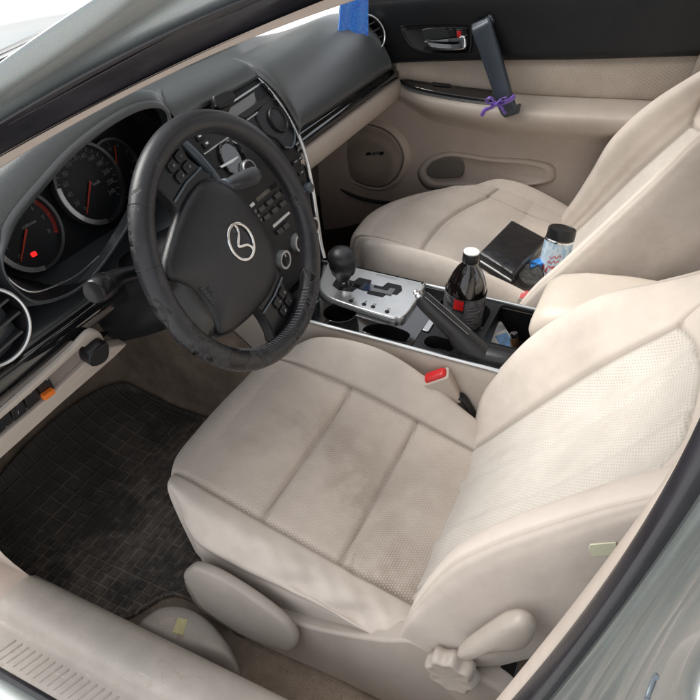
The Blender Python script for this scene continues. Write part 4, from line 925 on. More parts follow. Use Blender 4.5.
deck('front_deck', [(.2285, .245), (.449, .245), (.449, .62), (.2285, .62)], [(cupA, .05), (slotB, .045)], ZC, .05, m_piano, m_piano, con)
cupC = rrect(.115, .110, .035, 8, .372, .190)
tray = rrect(.135, .150, .012, 4, .374, .048)
brk = rrect(.040, .245, .018, 5, .262, .105)
deck('rear_deck', [(.2285, -.30), (.449, -.30), (.449, .2435), (.2285, .2435)], [(cupC, .085), (tray, .075), (brk, .025)], ZC, .08, m_blk, m_blk, con)
# gloss panel over the forward part of the rear deck
g = Geo(); ring = np.array(circ(.372, .190, .0495, 40))
plate('cup_holder_rim', [(x, y) for x, y in rrect(.075, .014, .004, 4, .325, .236)], fc, .001, .004, m_silver, con, .001, 2)

# shifter plate
plq = [fc.px(a, b, .012) for a, b in [(334, 301), (345, 283), (338, 268), (352, 268), (400, 279), (419, 289), (416, 301), (413, 319), (404, 324), (372, 315)]]
plq = [(.298, .300), (.292, .318), (.300, .420), (.312, .472), (.345, .505), (.432, .528), (.444, .512), (.444, .312), (.436, .296), (.42, .290), (.315, .288)]
shp = pillow('shifter_plate', smooth_poly(plq, 4), fc, ((0, .0), (0, .0085), (.0008, .0108), (.0022, .0120), (.005, .0122)), m_plate, con, sharp=50)
gate = [(.340, .455), (.352, .475), (.376, .478), (.384, .462), (.384, .438), (.402, .434), (.402, .404), (.388, .400), (.388, .372), (.408, .368), (.408, .336), (.392, .328), (.372, .332), (.372, .352), (.352, .356), (.352, .392), (.366, .396), (.366, .420), (.346, .424)]
plate('shift_gate', gate, fc, .008, .0135, m_blk, shp, 0)
plate('gate_channel', [(.364, .452), (.374, .452), (.374, .418), (.386, .416), (.386, .390), (.376, .388), (.376, .356), (.390, .354), (.390, .342), (.364, .342), (.364, .372), (.360, .404), (.364, .43)], fc, .0125, .0142, m_piano, shp, 0)
for a, b in ((351, 301), (364, 304), (373, 306.5), (387, 311.5)):
    x, y = fc.px(a, b, .013); mk('gear_indicator', *lathe_geo([(.0048, 0), (.0048, .0018), (.0038, .0026), (0, .0026)], (x, y, ZC+.0118), (0, 0, 1), 20), m_blk, shp)
tx_ = [(t, Fr((0, 0, ZC), (0, -1, 0), (1, 0, 0)), -fc.px(a, b, .013)[1], fc.px(a, b, .013)[0]+.010, .009, .0122) for t, a, b in (('P', 351, 301), ('R', 364, 304), ('N', 373, 306.5), ('D', 387, 311.5))]
words('gear_letters', tx_, m_blk, shp)
x0, y0 = fc.px(395, 283, .013); plate('plate_slot', rrect(.006, .05, .0025, 3, .430, .38), fc, .0105, .0128, m_dim, shp, .0004, 2)
# lever and knob
kb = V(.362, .448, ZC+.010); kt = at(339.5, 259, p=(.335, .47, .456), n=unit((-.7, -.5, .5))); ax = unit(kt-kb)
lathe('shift_lever', [(.011, 0), (.0105, .02), (.012, .03), (.0135, .036)], kb, ax, m_chrome, con, 24)
h = np.linalg.norm(kt-kb)
kx_, ky_ = perp(ax); nx = unit(V(0, -1, .0)-ax*np.dot(V(0, -1, 0), ax)); ny = np.cross(ax, nx)
secs = []
for d, rx, ry, o in ((.024, .0135, .0135, 0), (.032, .0175, .0170, 0), (.046, .0205, .0200, .001), (h-.034, .0260, .0232, .003), (h-.014, .0310, .0262, .006), (h+.004, .0325, .0275, .008), (h+.016, .0290, .0250, .007), (h+.024, .0200, .0175, .006), (h+.0275, .0090, .0080, .005), (h+.0285, .001, .001, .005)):
    secs.append([kb+ax*d+nx*(o+rx*math.cos(q))+ny*ry*math.sin(q) for q in np.linspace(0, 2*math.pi, 32, endpoint=False)])
loft('shift_knob', secs, m_leather2, con, sharp=0)
# hand brake, raised
e0 = at(420, 296, x=.266); e1 = at(500, 366, x=.262); 
hb = [e0, e0*.8+e1*.2, e0*.5+e1*.5, e0*.22+e1*.78, e1+V(0, -.01, -.01)]
dirb = unit(e1-e0); upb = unit(np.cross(V(1, 0, 0), dirb)); upb = upb if upb[2] > 0 else -upb
secs = []
for t, w, hh in ((0, .0110, .0110), (.02, .0150, .0145), (.2, .0165, .0165), (.45, .0180, .0185), (.62, .0205, .0255), (.76, .022, .033), (.9, .0225, .041), (1.06, .0225, .047)):
    c = e0+(e1-e0)*t-upb*(hh-.0125)
    secs.append([c+V(1, 0, 0)*w*np.sign(math.cos(q))*abs(math.cos(q))**.75+upb*hh*np.sign(math.sin(q))*abs(math.sin(q))**.75 for q in np.linspace(0, 2*math.pi, 28, endpoint=False)])
brake = loft('hand_brake', secs, m_leather2, con, sharp=0)
L_ = np.linalg.norm(e1-e0)
lathe('brake_button', [(.0085, -.003), (.0085, .006), (.0062, .0075), (.0058, .013), (.0045, .0145), (0, .0145)], e0+dirb*.0, -dirb, m_chrome, brake, 24)
g = Geo()
for side in (-1, 1):
    for t in np.linspace(.04, .56, 30):
        c = e0+(e1-e0)*t+upb*(.0118+.001*t)+V(side*.0075, 0, 0); g.add(*tube_geo([c-dirb*.0016, c+upb*.0006, c+dirb*.0016], .0006, 6))
g.build('stitching', simple('brake_thread', (.30, .30, .30), .7), brake)
loft('brake_boot', [[V(.262, yy, zz)+V(math.cos(q)*w, math.sin(q)*l, 0) for q in np.linspace(0, 2*math.pi, 24, endpoint=False)] for yy, zz, w, l in ((.085, ZC-.02, .0205, .10), (.078, ZC+.000, .0195, .085), (.070, ZC+.010, .0175, .066), (.06, ZC+.018, .0145, .045))], m_leather2, con, sharp=0)
# padded armrest box
secs = []
for y, zt, k in ((.040, .432, .74), (.034, .452, .90), (.014, .470, 1.), (-.03, .483, 1.03), (-.11, .494, 1.03), (-.24, .500, 1.), (-.29, .498, .97), (-.305, .48, .85)):
    zb = .388+.012*(1-k)*6; cz = (zt+zb)/2; hh = (zt-zb)
    secs.append([(.366+a, y, cz+b) for a, b in rrect(.172*k, hh, min(.036, hh*.48), 7)])
loft('armrest', secs, m_vinyl, con, sharp=0)
loft('armrest_box', [[(.366+a, y, .36+b) for a, b in rrect(.15, .10, .012, 3)] for y in (-.02, -.29)], m_blk, con, bevel=.003)

# ------------------------------------------------------------------ passenger door
door = thing('passenger_door', 'closed far passenger door, black above and tan below, with a fabric panel and a slanted grab handle', 'car door', (1.05, .25, .1))
XD = 1.05
def yz(L, x=XD): return [(p[1], p[2]) for p in (at(a, b, x=x) for a, b in L)]
# main tan shell, swept along y with a soft shelf
rows = []
for y in np.linspace(-.42, .86, 14):
    inw = .03*max(0, (y-.62)/.24)
    rows.append([(1.075-inw, y, .06), (1.055-inw, y, .14), (1.046-inw, y, .24), (1.045-inw, y, .34), (1.048-inw, y, .44), (1.052-inw, y, .54), (1.058-inw, y, .62), (1.066-inw, y, .72)])
net('door_shell', rows, 3, 4, m_dtan, door, sharp=0)
bl = lambda y: float(np.interp(y, [-.42, -.12, .15, .45, .66, .9], [.765, .735, .702, .672, .645, .62]))    # edge between black and fabric
rows = []
for y in np.linspace(-.42, .775, 14):
    b = bl(y); rows.append([(1.066, y, b-.012), (1.046, y, b-.006), (1.034, y, b+.004), (1.031, y, b+.03), (1.028, y, b+.08), (1.026, y, b+.125), (1.034, y, b+.150), (1.055, y, b+.162), (1.09, y, b+.165)])
net('upper_panel', rows, 3, 5, m_soft, door, sharp=0)
# armrest blade from the front tip to the rear
at_ = lambda y: float(np.interp(y, [-.42, 0, .16, .30, .45, .58, .63], [.635, .612, .600, .592, .592, .596, .600]))  # top of shelf at the wall
rows = []
for y in (-.42, -.2, -.05, .05, .16, .24, .32, .42, .50, .56, .595, .615, .625):
    w = float(np.interp(y, [-.42, .16, .30, .5, .58, .625], [.070, .070, .066, .055, .030, .004])); t = at_(y); h = float(np.interp(y, [-.4, .3, .5, .625], [.052, .046, .036, .006]))
    rows.append([(1.060, y, t+.012), (1.046, y, t+.002), (1.046-w*.45, y, t-.010), (1.046-w*.85, y, t-.016), (1.046-w, y, t-.026), (1.046-w*.98, y, t-.026-h*.45), (1.046-w*.75, y, t-.026-h*.85), (1.048-w*.2, y, t-.034-h*1.25), (1.056, y, t-.05-h*1.5)])
arm = net('door_armrest', rows, 5, 5, m_tan, door, sharp=0)
# fabric insert between
rows = []
for y in np.linspace(-.40, .615, 14):
    b, t = bl(y), at_(y); f = np.clip((.64-y)/.04, 0, 1)
    rows.append([(1.056, y, t+.004), (1.047, y, t+.010), (1.043, y, t*.6+b*.4), (1.045, y, t*.2+b*.8), (1.056, y, b+.004)])
net('fabric_insert', rows, 4, 5, m_insert, door, sharp=0)
# window switch panel on the armrest
fa = Fr((1.005, .47, .583), (0, -1, 0), (.96, 0, .28))
wp_ = [fa.px(a, b, .004) for a, b in [(399, 80), (404, 77.5), (430, 79), (458, 81.5), (487, 86), (493, 94), (496, 100), (478, 99), (450, 95), (424, 90), (408, 85)]]
swd = plate('window_switch_panel', smooth_poly(wp_, 4), fa, -.012, .006, m_piano, door, .003, 3)
fa2 = [fa.px(a, b, .008) for a, b in [(432, 81.5), (450, 83), (451, 86.5), (433, 85)]]
plate('window_switch', fa2, fa, .003, .010, m_blk, swd, .0015, 2)
e = [fa.px(a, b, .004) for a, b in [(400, 82), (408, 87), (424, 92), (450, 97), (478, 101), (497, 102)]]
tube('switch_panel_edge', [fa.p(x, y, .001) for x, y in cr1(np.array(e), 5)], .0022, m_grey, swd, 8)
# handle recess
fd = Fr((1.026, .5, .71), (0, -1, 0), (.10, 0, 1))
rc = [fd.px(a, b) for a, b in [(402, 28), (409, 25), (440, 24), (468, 24.5), (471, 30), (470, 50), (464, 52.5), (430, 52.5), (414, 48), (406, 39)]]
R_ = smooth_poly(rc, 5); rn = np.array(R_); c = rn.mean(0)
S_ = [[fd.p(a, b, 0) for a, b in c+(rn-c)*1.05], [fd.p(a, b, .006) for a, b in c+(rn-c)*1.03], [fd.p(a, b, .007) for a, b in rn*1.], [fd.p(a, b, .003) for a, b in c+(rn-c)*.93], [fd.p(a, b, -.0) for a, b in c+(rn-c)*.86], [fd.p(a, b, .0035) for a, b in c+(rn-c)*.02]]
hr = mk('handle_recess', *loft_geo(S_, True, False), m_blk, door, sharp=50)
inn = [fd.px(a, b, .004) for a, b in [(425, 28.5), (463, 27.5), (467, 31), (466, 47), (440, 48), (428, 45), (423, 36)]]
plate('recess_cup', smooth_poly(inn, 4), fd, .0, .0052, m_piano, hr, .001, 2)
hp = [fd.px(a, b, .016) for a, b in [(425, 41), (438, 41.8), (458, 42), (459.5, 36), (465, 36), (466.5, 42), (465.5, 48), (458, 50), (440, 49.5), (431, 47)]]
plate('inner_handle', smooth_poly(hp, 4), fd, .006, .020, m_chrome, hr, .004, 4)
lk = [fd.px(a, b, .012) for a, b in [(456, 29), (463.5, 28.5), (465, 38), (457, 39)]]
lo_ = plate('lock_button', lk, fd, .004, .014, m_blk, hr, .002, 2); lk2 = [fd.px(a, b, .015) for a, b in [(456.5, 31), (461, 31), (461.5, 37.5), (457.3, 37.8)]]
plate('lock_mark', lk2, fd, .0135, .0155, m_red, lo_, .0005, 1)
# slanted grab handle
ga = at(482, 27, x=1.00); gb = at(509, 110, x=.972); mids = [ga+V(.022, .001, .002), ga, at(489.5, 50, x=.985), at(499, 80, x=.972), gb, gb+V(.05, -.006, -.012)]
pth = cr1(mids, 6); secs = []
for i, p in enumerate(pth):
    t = unit(pth[min(i+1, len(pth)-1)]-pth[max(i-1, 0)]); a = unit(np.cross(t, V(1, 0, 0))); b = np.cross(t, a); k = i/(len(pth)-1); w = .056-.018*k
    secs.append([p+a*x+b*y for x, y in rrect(w, .020, .006, 4)])
loft('grab_handle', secs, m_pull, door, sharp=50, bevel=.001)
# speaker
fsp = Fr((1.040, .66, .37), (0, -1, 0), (.02, 0, 1)); spx, spy = fsp.px(369, 153)
rsp = .128
sp_ = [fsp.px(a, b) for a, b in [(334, 150), (344, 130), (361, 122), (384, 127), (399, 140), (405, 158), (398, 177), (382, 187), (360, 183), (341, 170)]]
gs = np.array(smooth_poly(sp_, 6)); c = gs.mean(0)
S_ = [[fsp.p(a, b, -.006) for a, b in c+(gs-c)*1.16], [fsp.p(a, b, .010) for a, b in c+(gs-c)*1.06], [fsp.p(a, b, .012) for a, b in c+(gs-c)*1.01], [fsp.p(a, b, .008) for a, b in c+(gs-c)*.985]]
spk = mk('speaker', *loft_geo(S_, True, False), m_dtan, door, sharp=0)
def grille():
    t = NT('speaker_grille'); co = t.co(); vo = t.n.new('ShaderNodeTexVoronoi'); vo.inputs['Scale'].default_value = 330; vo.inputs['Randomness'].default_value = .1; t.l.new(co, vo.inputs['Vector'])
    m = t.ramp(vo.outputs['Distance'], .28, .42); return t.set(color=t.mix(m, (.19, .158, .135), (.36, .30, .255)), rough=.6, normal=t.bump(m, .5, .001))
mk('speaker_grille', *loft_geo([[fsp.p(a, b, h) for a, b in c+(gs-c)*k] for k, h in ((.985, .008), (.9, .0105), (.5, .013), (.02, .014))], True, True), grille(), spk, sharp=0)
sb = [fsp.px(a, b, .014) for a, b in [(365, 155.5), (367, 152.5), (384, 151.5), (383, 155)]]
bad = plate('speaker_badge', sb, fsp, .011, .0145, m_blk, spk, .0004, 1)
cx_, cy_ = np.mean(np.array(sb), 0); words('badge_lettering', [('BOSE', fsp, cx_, cy_, .013, .0148, .3)], m_dim, bad)
# map pocket with a lighter rim
fpk = Fr((1.0425, .36, .36), (0, -1, 0), (.02, 0, 1))
pk = [fpk.px(a, b) for a, b in [(424, 172), (432, 161), (448, 156), (464, 157), (490, 161), (520, 163), (541, 167), (547, 174), (541, 182), (500, 186), (460, 184), (434, 184)]]
pn = np.array(smooth_poly(pk, 5)); c = pn.mean(0)
mk('door_pocket', *loft_geo([[fpk.p(a, b, h) for a, b in c+(pn-c)*np.array([k, k2])] for k, k2, h in ((1.16, 1.4, -.006), (1.06, 1.14, .0025), (1.0, 1.0, .0042), (.985, .96, .0025), (.95, .88, -.0005), (.1, .1, -.002))], True, True), m_dtan, door, sharp=0)
pd = [fpk.px(a, b, .004) for a, b in [(426, 172), (433, 162.5), (448, 157.5), (460, 158.5), (464, 166), (462, 176), (450, 178), (434, 178)]]
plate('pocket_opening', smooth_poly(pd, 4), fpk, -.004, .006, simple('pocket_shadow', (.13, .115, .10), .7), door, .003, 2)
# door sill and rocker cover at the passenger side, seal
tube('far_door_seal', cr1(np.array([at(a, b, x=1.03) for a, b in [(327, 118), (325, 140), (327, 165), (335, 183), (352, 195), (372, 201), (400, 204)]]), 5), .006, m_rub, door, 12)
# ------------------------------------------------------------------ floor mat, floor cover
fmt = Fr((0, 0, .004), (1, 0, 0), (0, 1, 0))
mo = [fmt.px(a, b) for a, b in [(18, 588), (50, 600), (90, 613), (117, 626), (131, 613), (146, 601), (165, 596), (184, 601), (202, 613), (222, 630), (238, 641)]]
mo = [(-.345, .83), (-.338, .75), (-.336, .66), (-.325, .588), (-.285, .562), (-.258, .548), (-.243, .520), (-.243, .46), (-.252, .41), (-.262, .372), (-.24, .352), (-.15, .34), (.05, .34), (.16, .36), (.185, .45), (.188, .70), (.185, .90), (.16, .99), (.0, 1.02), (-.2, 1.01), (-.29, .97), (-.325, .91)]
mc = np.array(smooth_poly(mo, 6)); c = V(-.06, .68)
def zf(y): return float(np.interp(y, [.3, .86, .96, 1.12], [.0, .0, .03, .16]))
def mring(k, dz): return [(c[0]+(x-c[0])*k, c[1]+(y-c[1])*k, zf(c[1]+(y-c[1])*k)+dz) for x, y in mc]
inner_off = lambda d: off2(mc, -d)
def mr(d, dz): return [(x, y, zf(y)+dz) for x, y in off2(mc, -d)]
secs = [mr(0, .001), mr(0, .010), mr(.003, .0125), mr(.007, .012), mr(.010, .006), mr(.016, .005)]
bm_in = off2(mc, -.016)
V_, F_ = loft_geo(secs, True, False)
# floor of the mat as a fine grid clipped by fan rings
prev = bm_in; rings = [[(x, y, zf(y)+.005) for x, y in (c+(bm_in-c)*k)] for k in (1, .9, .8, .7, .6, .5, .4, .3, .2, .1, .01)]
v2, f2_ = loft_geo(rings, True, False)
g = Geo(); g.add(V_, F_); g.add(v2, f2_)
mt = g.build('floor_mat', m_mat, None, sharp=40); tag(mt, 'dirty black rubber mat with a moulded brick pattern, in the driver footwell', 'floor mat')

cov = thing('floor_cover', 'beige moulded plastic cover with a yellowed label, on the carpet beside the sill', 'plastic cover', (-.29, .45, 0))
fcv = Fr((-.29, .45, .0), (1, 0, 0), (0, 1, 0))
co_ = [fcv.px(a, b, .04) for a, b in [(141, 630), (150, 619), (163, 612), (178, 611), (192, 614), (210, 625), (222, 638), (231, 652), (230, 663), (200, 655), (170, 645)]]
cn = np.array(smooth_poly(co_, 5)); c = cn.mean(0)
mk('cover_shell', *loft_geo([[fcv.p(a, b, h) for a, b in c+(cn-c)*k] for k, h in ((1.12, .0), (1.08, .022), (1.03, .044), (.93, .060), (.80, .066), (.5, .068), (.02, .069))], True, True), m_sill, cov, sharp=0)
lb = [fcv.px(a, b, .0675) for a, b in [(171, 634), (177, 619), (187, 620.5), (183, 636.5)]]
lb = [fcv.px(a, b, .0675) for a, b in [(172.5, 632.5), (178, 617.5), (188, 620), (183, 636)]]
lab = plate('paper_label', lb, fcv, .060, .0692, simple('label_paper', (.62, .56, .30), .6, var=.1, vscale=40), cov, .0004, 1)
words('label_lettering', [('FUEL', Fr(fcv.p(0, 0), (-.3, -1, 0), (1, -.3, 0)), 0, 0, .001, .0)], m_dim, lab) if 0 else None
ba = [fcv.px(a, b, .067) for a, b in [(157, 625), (164, 617), (176, 617), (172, 628)]]
plate('bracket_face', ba, fcv, .060, .0685, m_tan, cov, .001, 2)

# ------------------------------------------------------------------ loose things
btl = thing('drink_bottle', 'dark bottle with a white cap and red marked label, standing in the console cup holder', 'bottle', (.372, .190, .2755))
bo = V(.372, .190, .2755); bx = unit(V(-.01, -.045, 1))
m_cola = simple('dark_drink', (.006, .004, .004), .05, coat=1., rvar=.02, var=.2)
prb = [(.001, 0), (.030, .0), (.037, .004), (.041, .014), (.0415, .06), (.041, .135), (.0405, .150), (.0375, .168), (.031, .186), (.022, .202), (.0155, .210), (.0135, .214), (.0135, .222), (.001, .222)]
lathe('bottle_body', prb, bo, bx, m_cola, btl, 48, sharp=30)
rib = []
for k in range(48):
    pass
lathe('bottle_cap', [(.0155, .216), (.0160, .218), (.0160, .233), (.0155, .236), (.0150, .2365), (.001, .237)], bo, bx, m_blk, btl, 40, sharp=40)
capw = lathe('cap_top', [(.0152, .2362), (.0150, .2385), (.0130, .2392), (.001, .2392)], bo, bx, m_white, btl, 40, sharp=40)
def label_mat():
    t = NT('bottle_label'); uvn = t.n.new('ShaderNodeTexCoord').outputs['UV']; s = t.n.new('ShaderNodeSeparateXYZ'); t.l.new(uvn, s.inputs[0])
    n = t.noise(uvn, 7, 6, .7); c = t.mix(t.ramp(n, .45, .6), (.02, .02, .022), (.10, .10, .11))
    return t.set(color=c, rough=.3)
kx, ky = perp(bx)
def band(name, mat, h0, h1, a0, a1, r=.0419, n=40, par=btl):
    P = []
    for h in (h0, h1): P.append([bo+bx*h+r*(kx*math.cos(q)+ky*math.sin(q)) for q in np.linspace(a0, a1, n)])
    G = np.array(P); u, v = np.meshgrid(np.linspace(0, 1, n), [0, 1])
    return mk(name, G.reshape(-1, 3), grid_faces(2, n), mat, par, sharp=0, uv=np.stack([u, v], -1).reshape(-1, 2), recalc=False)
def bang(a, b):
    """angle round the bottle that faces a photo point"""
    w = at(a, b, p=bo+bx*.1, n=unit(V(*( -ray(a, b)))))-bo; w = w-bx*(w@bx); return math.atan2(w@ky, w@kx)
vd = -unit(ray(458, 300)); vd = unit(vd-bx*(vd@bx)); A0 = math.atan2(vd@ky, vd@kx)
side_s = 1 if (np.cross(bx, vd)@CR) > 0 else -1
bl_ = band('bottle_label', label_mat(), .040, .152, A0-math.pi, A0+math.pi, .0417, 80)
band('label_grey_panel', simple('label_grey', (.13, .13, .14), .30, var=.35, vscale=60), .046, .150, A0+side_s*.05, A0+side_s*1.3, .0421, par=bl_)
band('label_red_square', m_red, .126, .149, A0-side_s*.50, A0-side_s*.02, .0422, par=bl_); band('label_red_square', m_red, .046, .070, A0-side_s*.45, A0+side_s*.15, .0423, par=bl_)
g = Geo()
for i, h in enumerate(np.linspace(.062, .128, 9)):
    P = [[bo+bx*hh+.0424*(kx*math.cos(q)+ky*math.sin(q)) for q in np.linspace(A0+side_s*.18, A0+side_s*(.6+.35*((i*7) % 5)/5), 12)] for hh in (h, h+.0016)]
    g.add(np.array(P).reshape(-1, 3), grid_faces(2, 12))
g.build('label_print', m_dim, bl_, recalc=False)

# wallet on the passenger cushion
fw_ = Fr((.72, .16, .332), (1, 0, 0), (0, .99, .10))
wq = [fw_.px(a, b, .040) for a, b in [(512, 219.5), (548, 239), (514, 274), (479.5, 252.5)]]
m_wal = simple('wallet_leather', (.012, .012, .014), .30, bscale=22, bstr=.5, bdist=.010, var=.2)
wt = thing('wallet', 'thick black leather zip wallet lying on the passenger seat cushion', 'wallet', tuple(fw_.p(0, 0)))
def quadsm(Q4, r=.006): 
    out = []; Q4 = [np.array(p) for p in Q4]
    for i in range(4):
        a, b, c = Q4[i-1], Q4[i], Q4[(i+1) % 4]; d0, d1 = unit(a-b), unit(c-b)
        for t in np.linspace(0, 1, 5): out.append(tuple((b+d0*r)*(1-t)**2+2*t*(1-t)*b+(b+d1*r)*t*t))
    return out
sc2 = lambda L, k: [tuple(np.mean(np.array(L), 0)+(np.array(p)-np.mean(np.array(L), 0))*k) for p in L]
pl = quadsm(wq)
loft('wallet_body', [[fw_.p(a, b, h) for a, b in sc2(pl, k)] for k, h in ((.93, .0), (.97, .003), (.98, .016), (.965, .0185), (.965, .024))], m_wal, wt, sharp=40)
loft('wallet_cover', [[fw_.p(a, b, h) for a, b in sc2(pl, k)] for k, h in ((.975, .0215), (1.0, .023), (1.008, .029), (1.0, .0355), (.975, .0395), (.90, .0415), (.5, .0420), (.02, .0435))], m_wal, wt, sharp=0)
zz = [np.array(wq[3])*(1-t)+np.array(wq[2])*t for t in np.linspace(.05, .95, 10)]
tube('zip', [fw_.p(a, b, .0205)-fw_.N*0+V(-.0012, -.0025, 0) for a, b in zz], .0022, m_silver, wt, 8)
zp = fw_.px(512, 277, .02); plate('zip_pull', rrect(.012, .006, .002, 3, zp[0], zp[1]-.003), fw_, .018, .0215, m_chrome, wt, .0008, 2)

# spray can standing against the passenger backrest
can = thing('spray_can', 'light blue printed aerosol can with black cap, leaning on the passenger backrest', 'spray can', (.70, .08, .25))
ct = at(562.5, 229, p=(.69, .085, .42), n=unit(-ray(562, 229))); cb_ = at(549, 280, p=(.67, .10, .31), n=unit(-ray(549, 280)))
cax = unit(ct-cb_); Lc = np.linalg.norm(ct-cb_); cbase = cb_-cax*.05
def can_mat():
    t = NT('can_print'); uvn = t.n.new('ShaderNodeTexCoord').outputs['UV']; mp = t.n.new('ShaderNodeMapping'); mp.inputs['Scale'].default_value = (9, 3, 1); t.l.new(uvn, mp.inputs[0])
    n = t.noise(mp.outputs[0], 2.2, 5, .65, .8); n2 = t.noise(mp.outputs[0], 5, 3)
    c = t.mix(t.ramp(n, .40, .52), (.30, .48, .66), (.55, .66, .74)); c = t.mix(t.ramp(n2, .62, .66), c, (.78, .80, .82)); s = t.n.new('ShaderNodeSeparateXYZ'); t.l.new(uvn, s.inputs[0])
    bn = t.math('MULTIPLY', t.ramp(s.outputs[1], .50, .54), t.ramp(s.outputs[1], .66, .62)); c = t.mix(t.math('MULTIPLY', bn, t.ramp(n, .52, .5)), c, (.50, .08, .08))
    return t.set(color=c, rough=.25, metal=.2)
Lb = Lc+.05-.028
rc_ = .0330
kx, ky = perp(cax); hs = np.linspace(0, 1, 6); qs = np.linspace(0, 2*math.pi, 49)
G = np.array([[cbase+cax*Lb*h+rc_*(kx*math.cos(q)+ky*math.sin(q)) for q in qs] for h in hs]); u, v = np.meshgrid(qs/(2*math.pi), hs)
mk('can_body', G.reshape(-1, 3), grid_faces(6, 49), can_mat(), can, sharp=0, uv=np.stack([u, v], -1).reshape(-1, 2), recalc=False)
lathe('can_shoulder', [(rc_, 0), (rc_+.0012, .001), (rc_+.0012, .004), (rc_*.97, .006), (rc_*.9, .007)], cbase+cax*Lb, cax, m_chrome, can, 40)
lathe('can_cap', [(rc_*.96, .005), (rc_*.97, .010), (rc_*.96, .026), (rc_*.93, .030), (rc_*.86, .031), (rc_*.80, .029), (.001, .029)], cbase+cax*Lb, cax, m_blk, can, 40, sharp=40)
vd = unit(-ray(556, 255)); vd = unit(vd-cax*(vd@cax)); sdv = np.cross(cax, vd); sdv = sdv if sdv@CR > 0 else -sdv
fcan = Fr(cbase+cax*Lb*.66+vd*(rc_+.0006), sdv, cax)
g = Geo()
for k_, (u0, v0, a_) in enumerate(((-.014, .004, .010), (-.010, -.008, .012), (-.012, .016, .008))):
    g.add(*tube_geo(cr1([fcan.p(u0+.0036*i, v0+.0035*math.sin(i*2.1+k_)+.0012*i, 0)-vd*(.0006*abs(i-4)) for i in range(8)], 4), .0009, 6))
g.build('can_script', simple('can_ink', (.50, .07, .08), .4), can)

# small packets around the wallet
fp_ = Fr((.66, .1, .316), (1, 0, 0), (0, .99, .12))
b_ = [fp_.px(a, b, .038) for a, b in [(529, 261.5), (543.5, 257), (545, 263.5), (531, 267.5)]]
bp = plate('blue_packet', quadsm(b_, .003), fp_, .004, .040, simple('blue_foil', (.03, .22, .62), .3, var=.1), None, .002, 2); tag(bp, 'small bright blue packet tucked between the wallet and the spray can', 'packet')
m_clear = glass_mat('clear_plastic', (.82, .84, .85), 1.2)
cl = thing('plastic_cup', 'clear crumpled plastic cup lying on the passenger seat beside the wallet', 'plastic cup', tuple(at(531, 275, z=.328)))
c_ = at(531, 273.5, z=.346); nx_ = unit(V(-.35, -.25, .9))
lathe('cup_wall', [(.030, 0), (.0285, -.012), (.026, -.024), (.001, -.0245)], c_, nx_, m_clear, cl, 30, sharp=30)
lathe('cup_rim', [(.0305, -.001), (.0318, .0), (.0318, .002), (.0300, .0025), (.0295, .001)], c_, nx_, m_lens, cl, 36)
lathe('cup_foil', [(.0285, -.003), (.015, -.002), (.001, -.0035)], c_, nx_, simple('foil', (.70, .70, .69), .35, metal=.4, var=.3, vscale=90, bscale=160, bstr=1, bdist=.004), cl, 30)
r_ = [fp_.px(a, b, .018) for a, b in [(519, 295), (524, 289.5), (545, 291), (546, 297), (540, 300)]]
r_ = [fp_.px(a, b, .018) for a, b in [(518, 297.5), (522, 290), (548, 292), (545, 301)]]
rp = thing('card_box', 'small pale box with a red printed top, on the near edge of the passenger seat', 'box', tuple(fp_.p(-.1, 0)))
plate('box_body', quadsm(r_, .002), fp_, -.014, .016, simple('grey_card', (.50, .48, .45), .5), rp, .0015, 2)
plate('box_top', quadsm(sc2(r_, .94), .004), fp_, .0155, .0175, simple('red_card', (.62, .12, .13), .4, var=.15, vscale=60), rp, .0005, 1)
ccx, ccy = np.mean(np.array(r_), 0); words('box_lettering', [('SUGAR', Fr(fp_.p(ccx, ccy), (.75, -.6, 0), (.6, .75, 0)), 0, 0, .010, .0180)], m_white, rp) if 0 else None

# things in the console tray
ft2 = Fr((.37, .05, ZC-.073), (1, 0, 0), (0, 1, 0))
cg = thing('cigarette_pack', 'white and blue cardboard pack lying in the dark console tray', 'pack', (.35, .06, ZC-.073))
TQ = [ft2.px(a, b, .035) for a, b in [(494, 326), (512, 329), (504, 346), (487, 342)]]
fk = Fr(ft2.p(*np.mean(np.array(TQ), 0), .026), (.75, -.62, .0), (.55, .70, .35))
plate('pack_body', rrect(.050, .070, .002, 2), fk, -.012, .006, m_white, cg, .001, 2)
plate('pack_print', rrect(.030, .036, .002, 2, .006, -.012), fk, .0058, .0068, simple('pack_blue', (.22, .42, .72), .4, var=.3, vscale=70), cg, 0)
plate('pack_band', rrect(.048, .012, .001, 2, 0, .020), fk, .0058, .0068, simple('pack_silver', (.5, .55, .62), .3, metal=.5), cg, 0)
lt = thing('lighter', 'small copper coloured lighter standing beside the pack in the console tray', 'lighter', tuple(at(515, 340, z=ZC-.05)))
c_ = at(514.5, 343, z=ZC-.04); dl = unit(V(.1, .2, 1))
lathe('lighter_body', [(.001, -.02), (.0085, -.02), (.0088, .012), (.0080, .014)], c_, dl, simple('copper', (.55, .30, .16), .25, metal=.9), lt, 24)
lathe('lighter_top', [(.0082, .013), (.0085, .020), (.0070, .024), (.001, .024)], c_, dl, m_chrome, lt, 24)

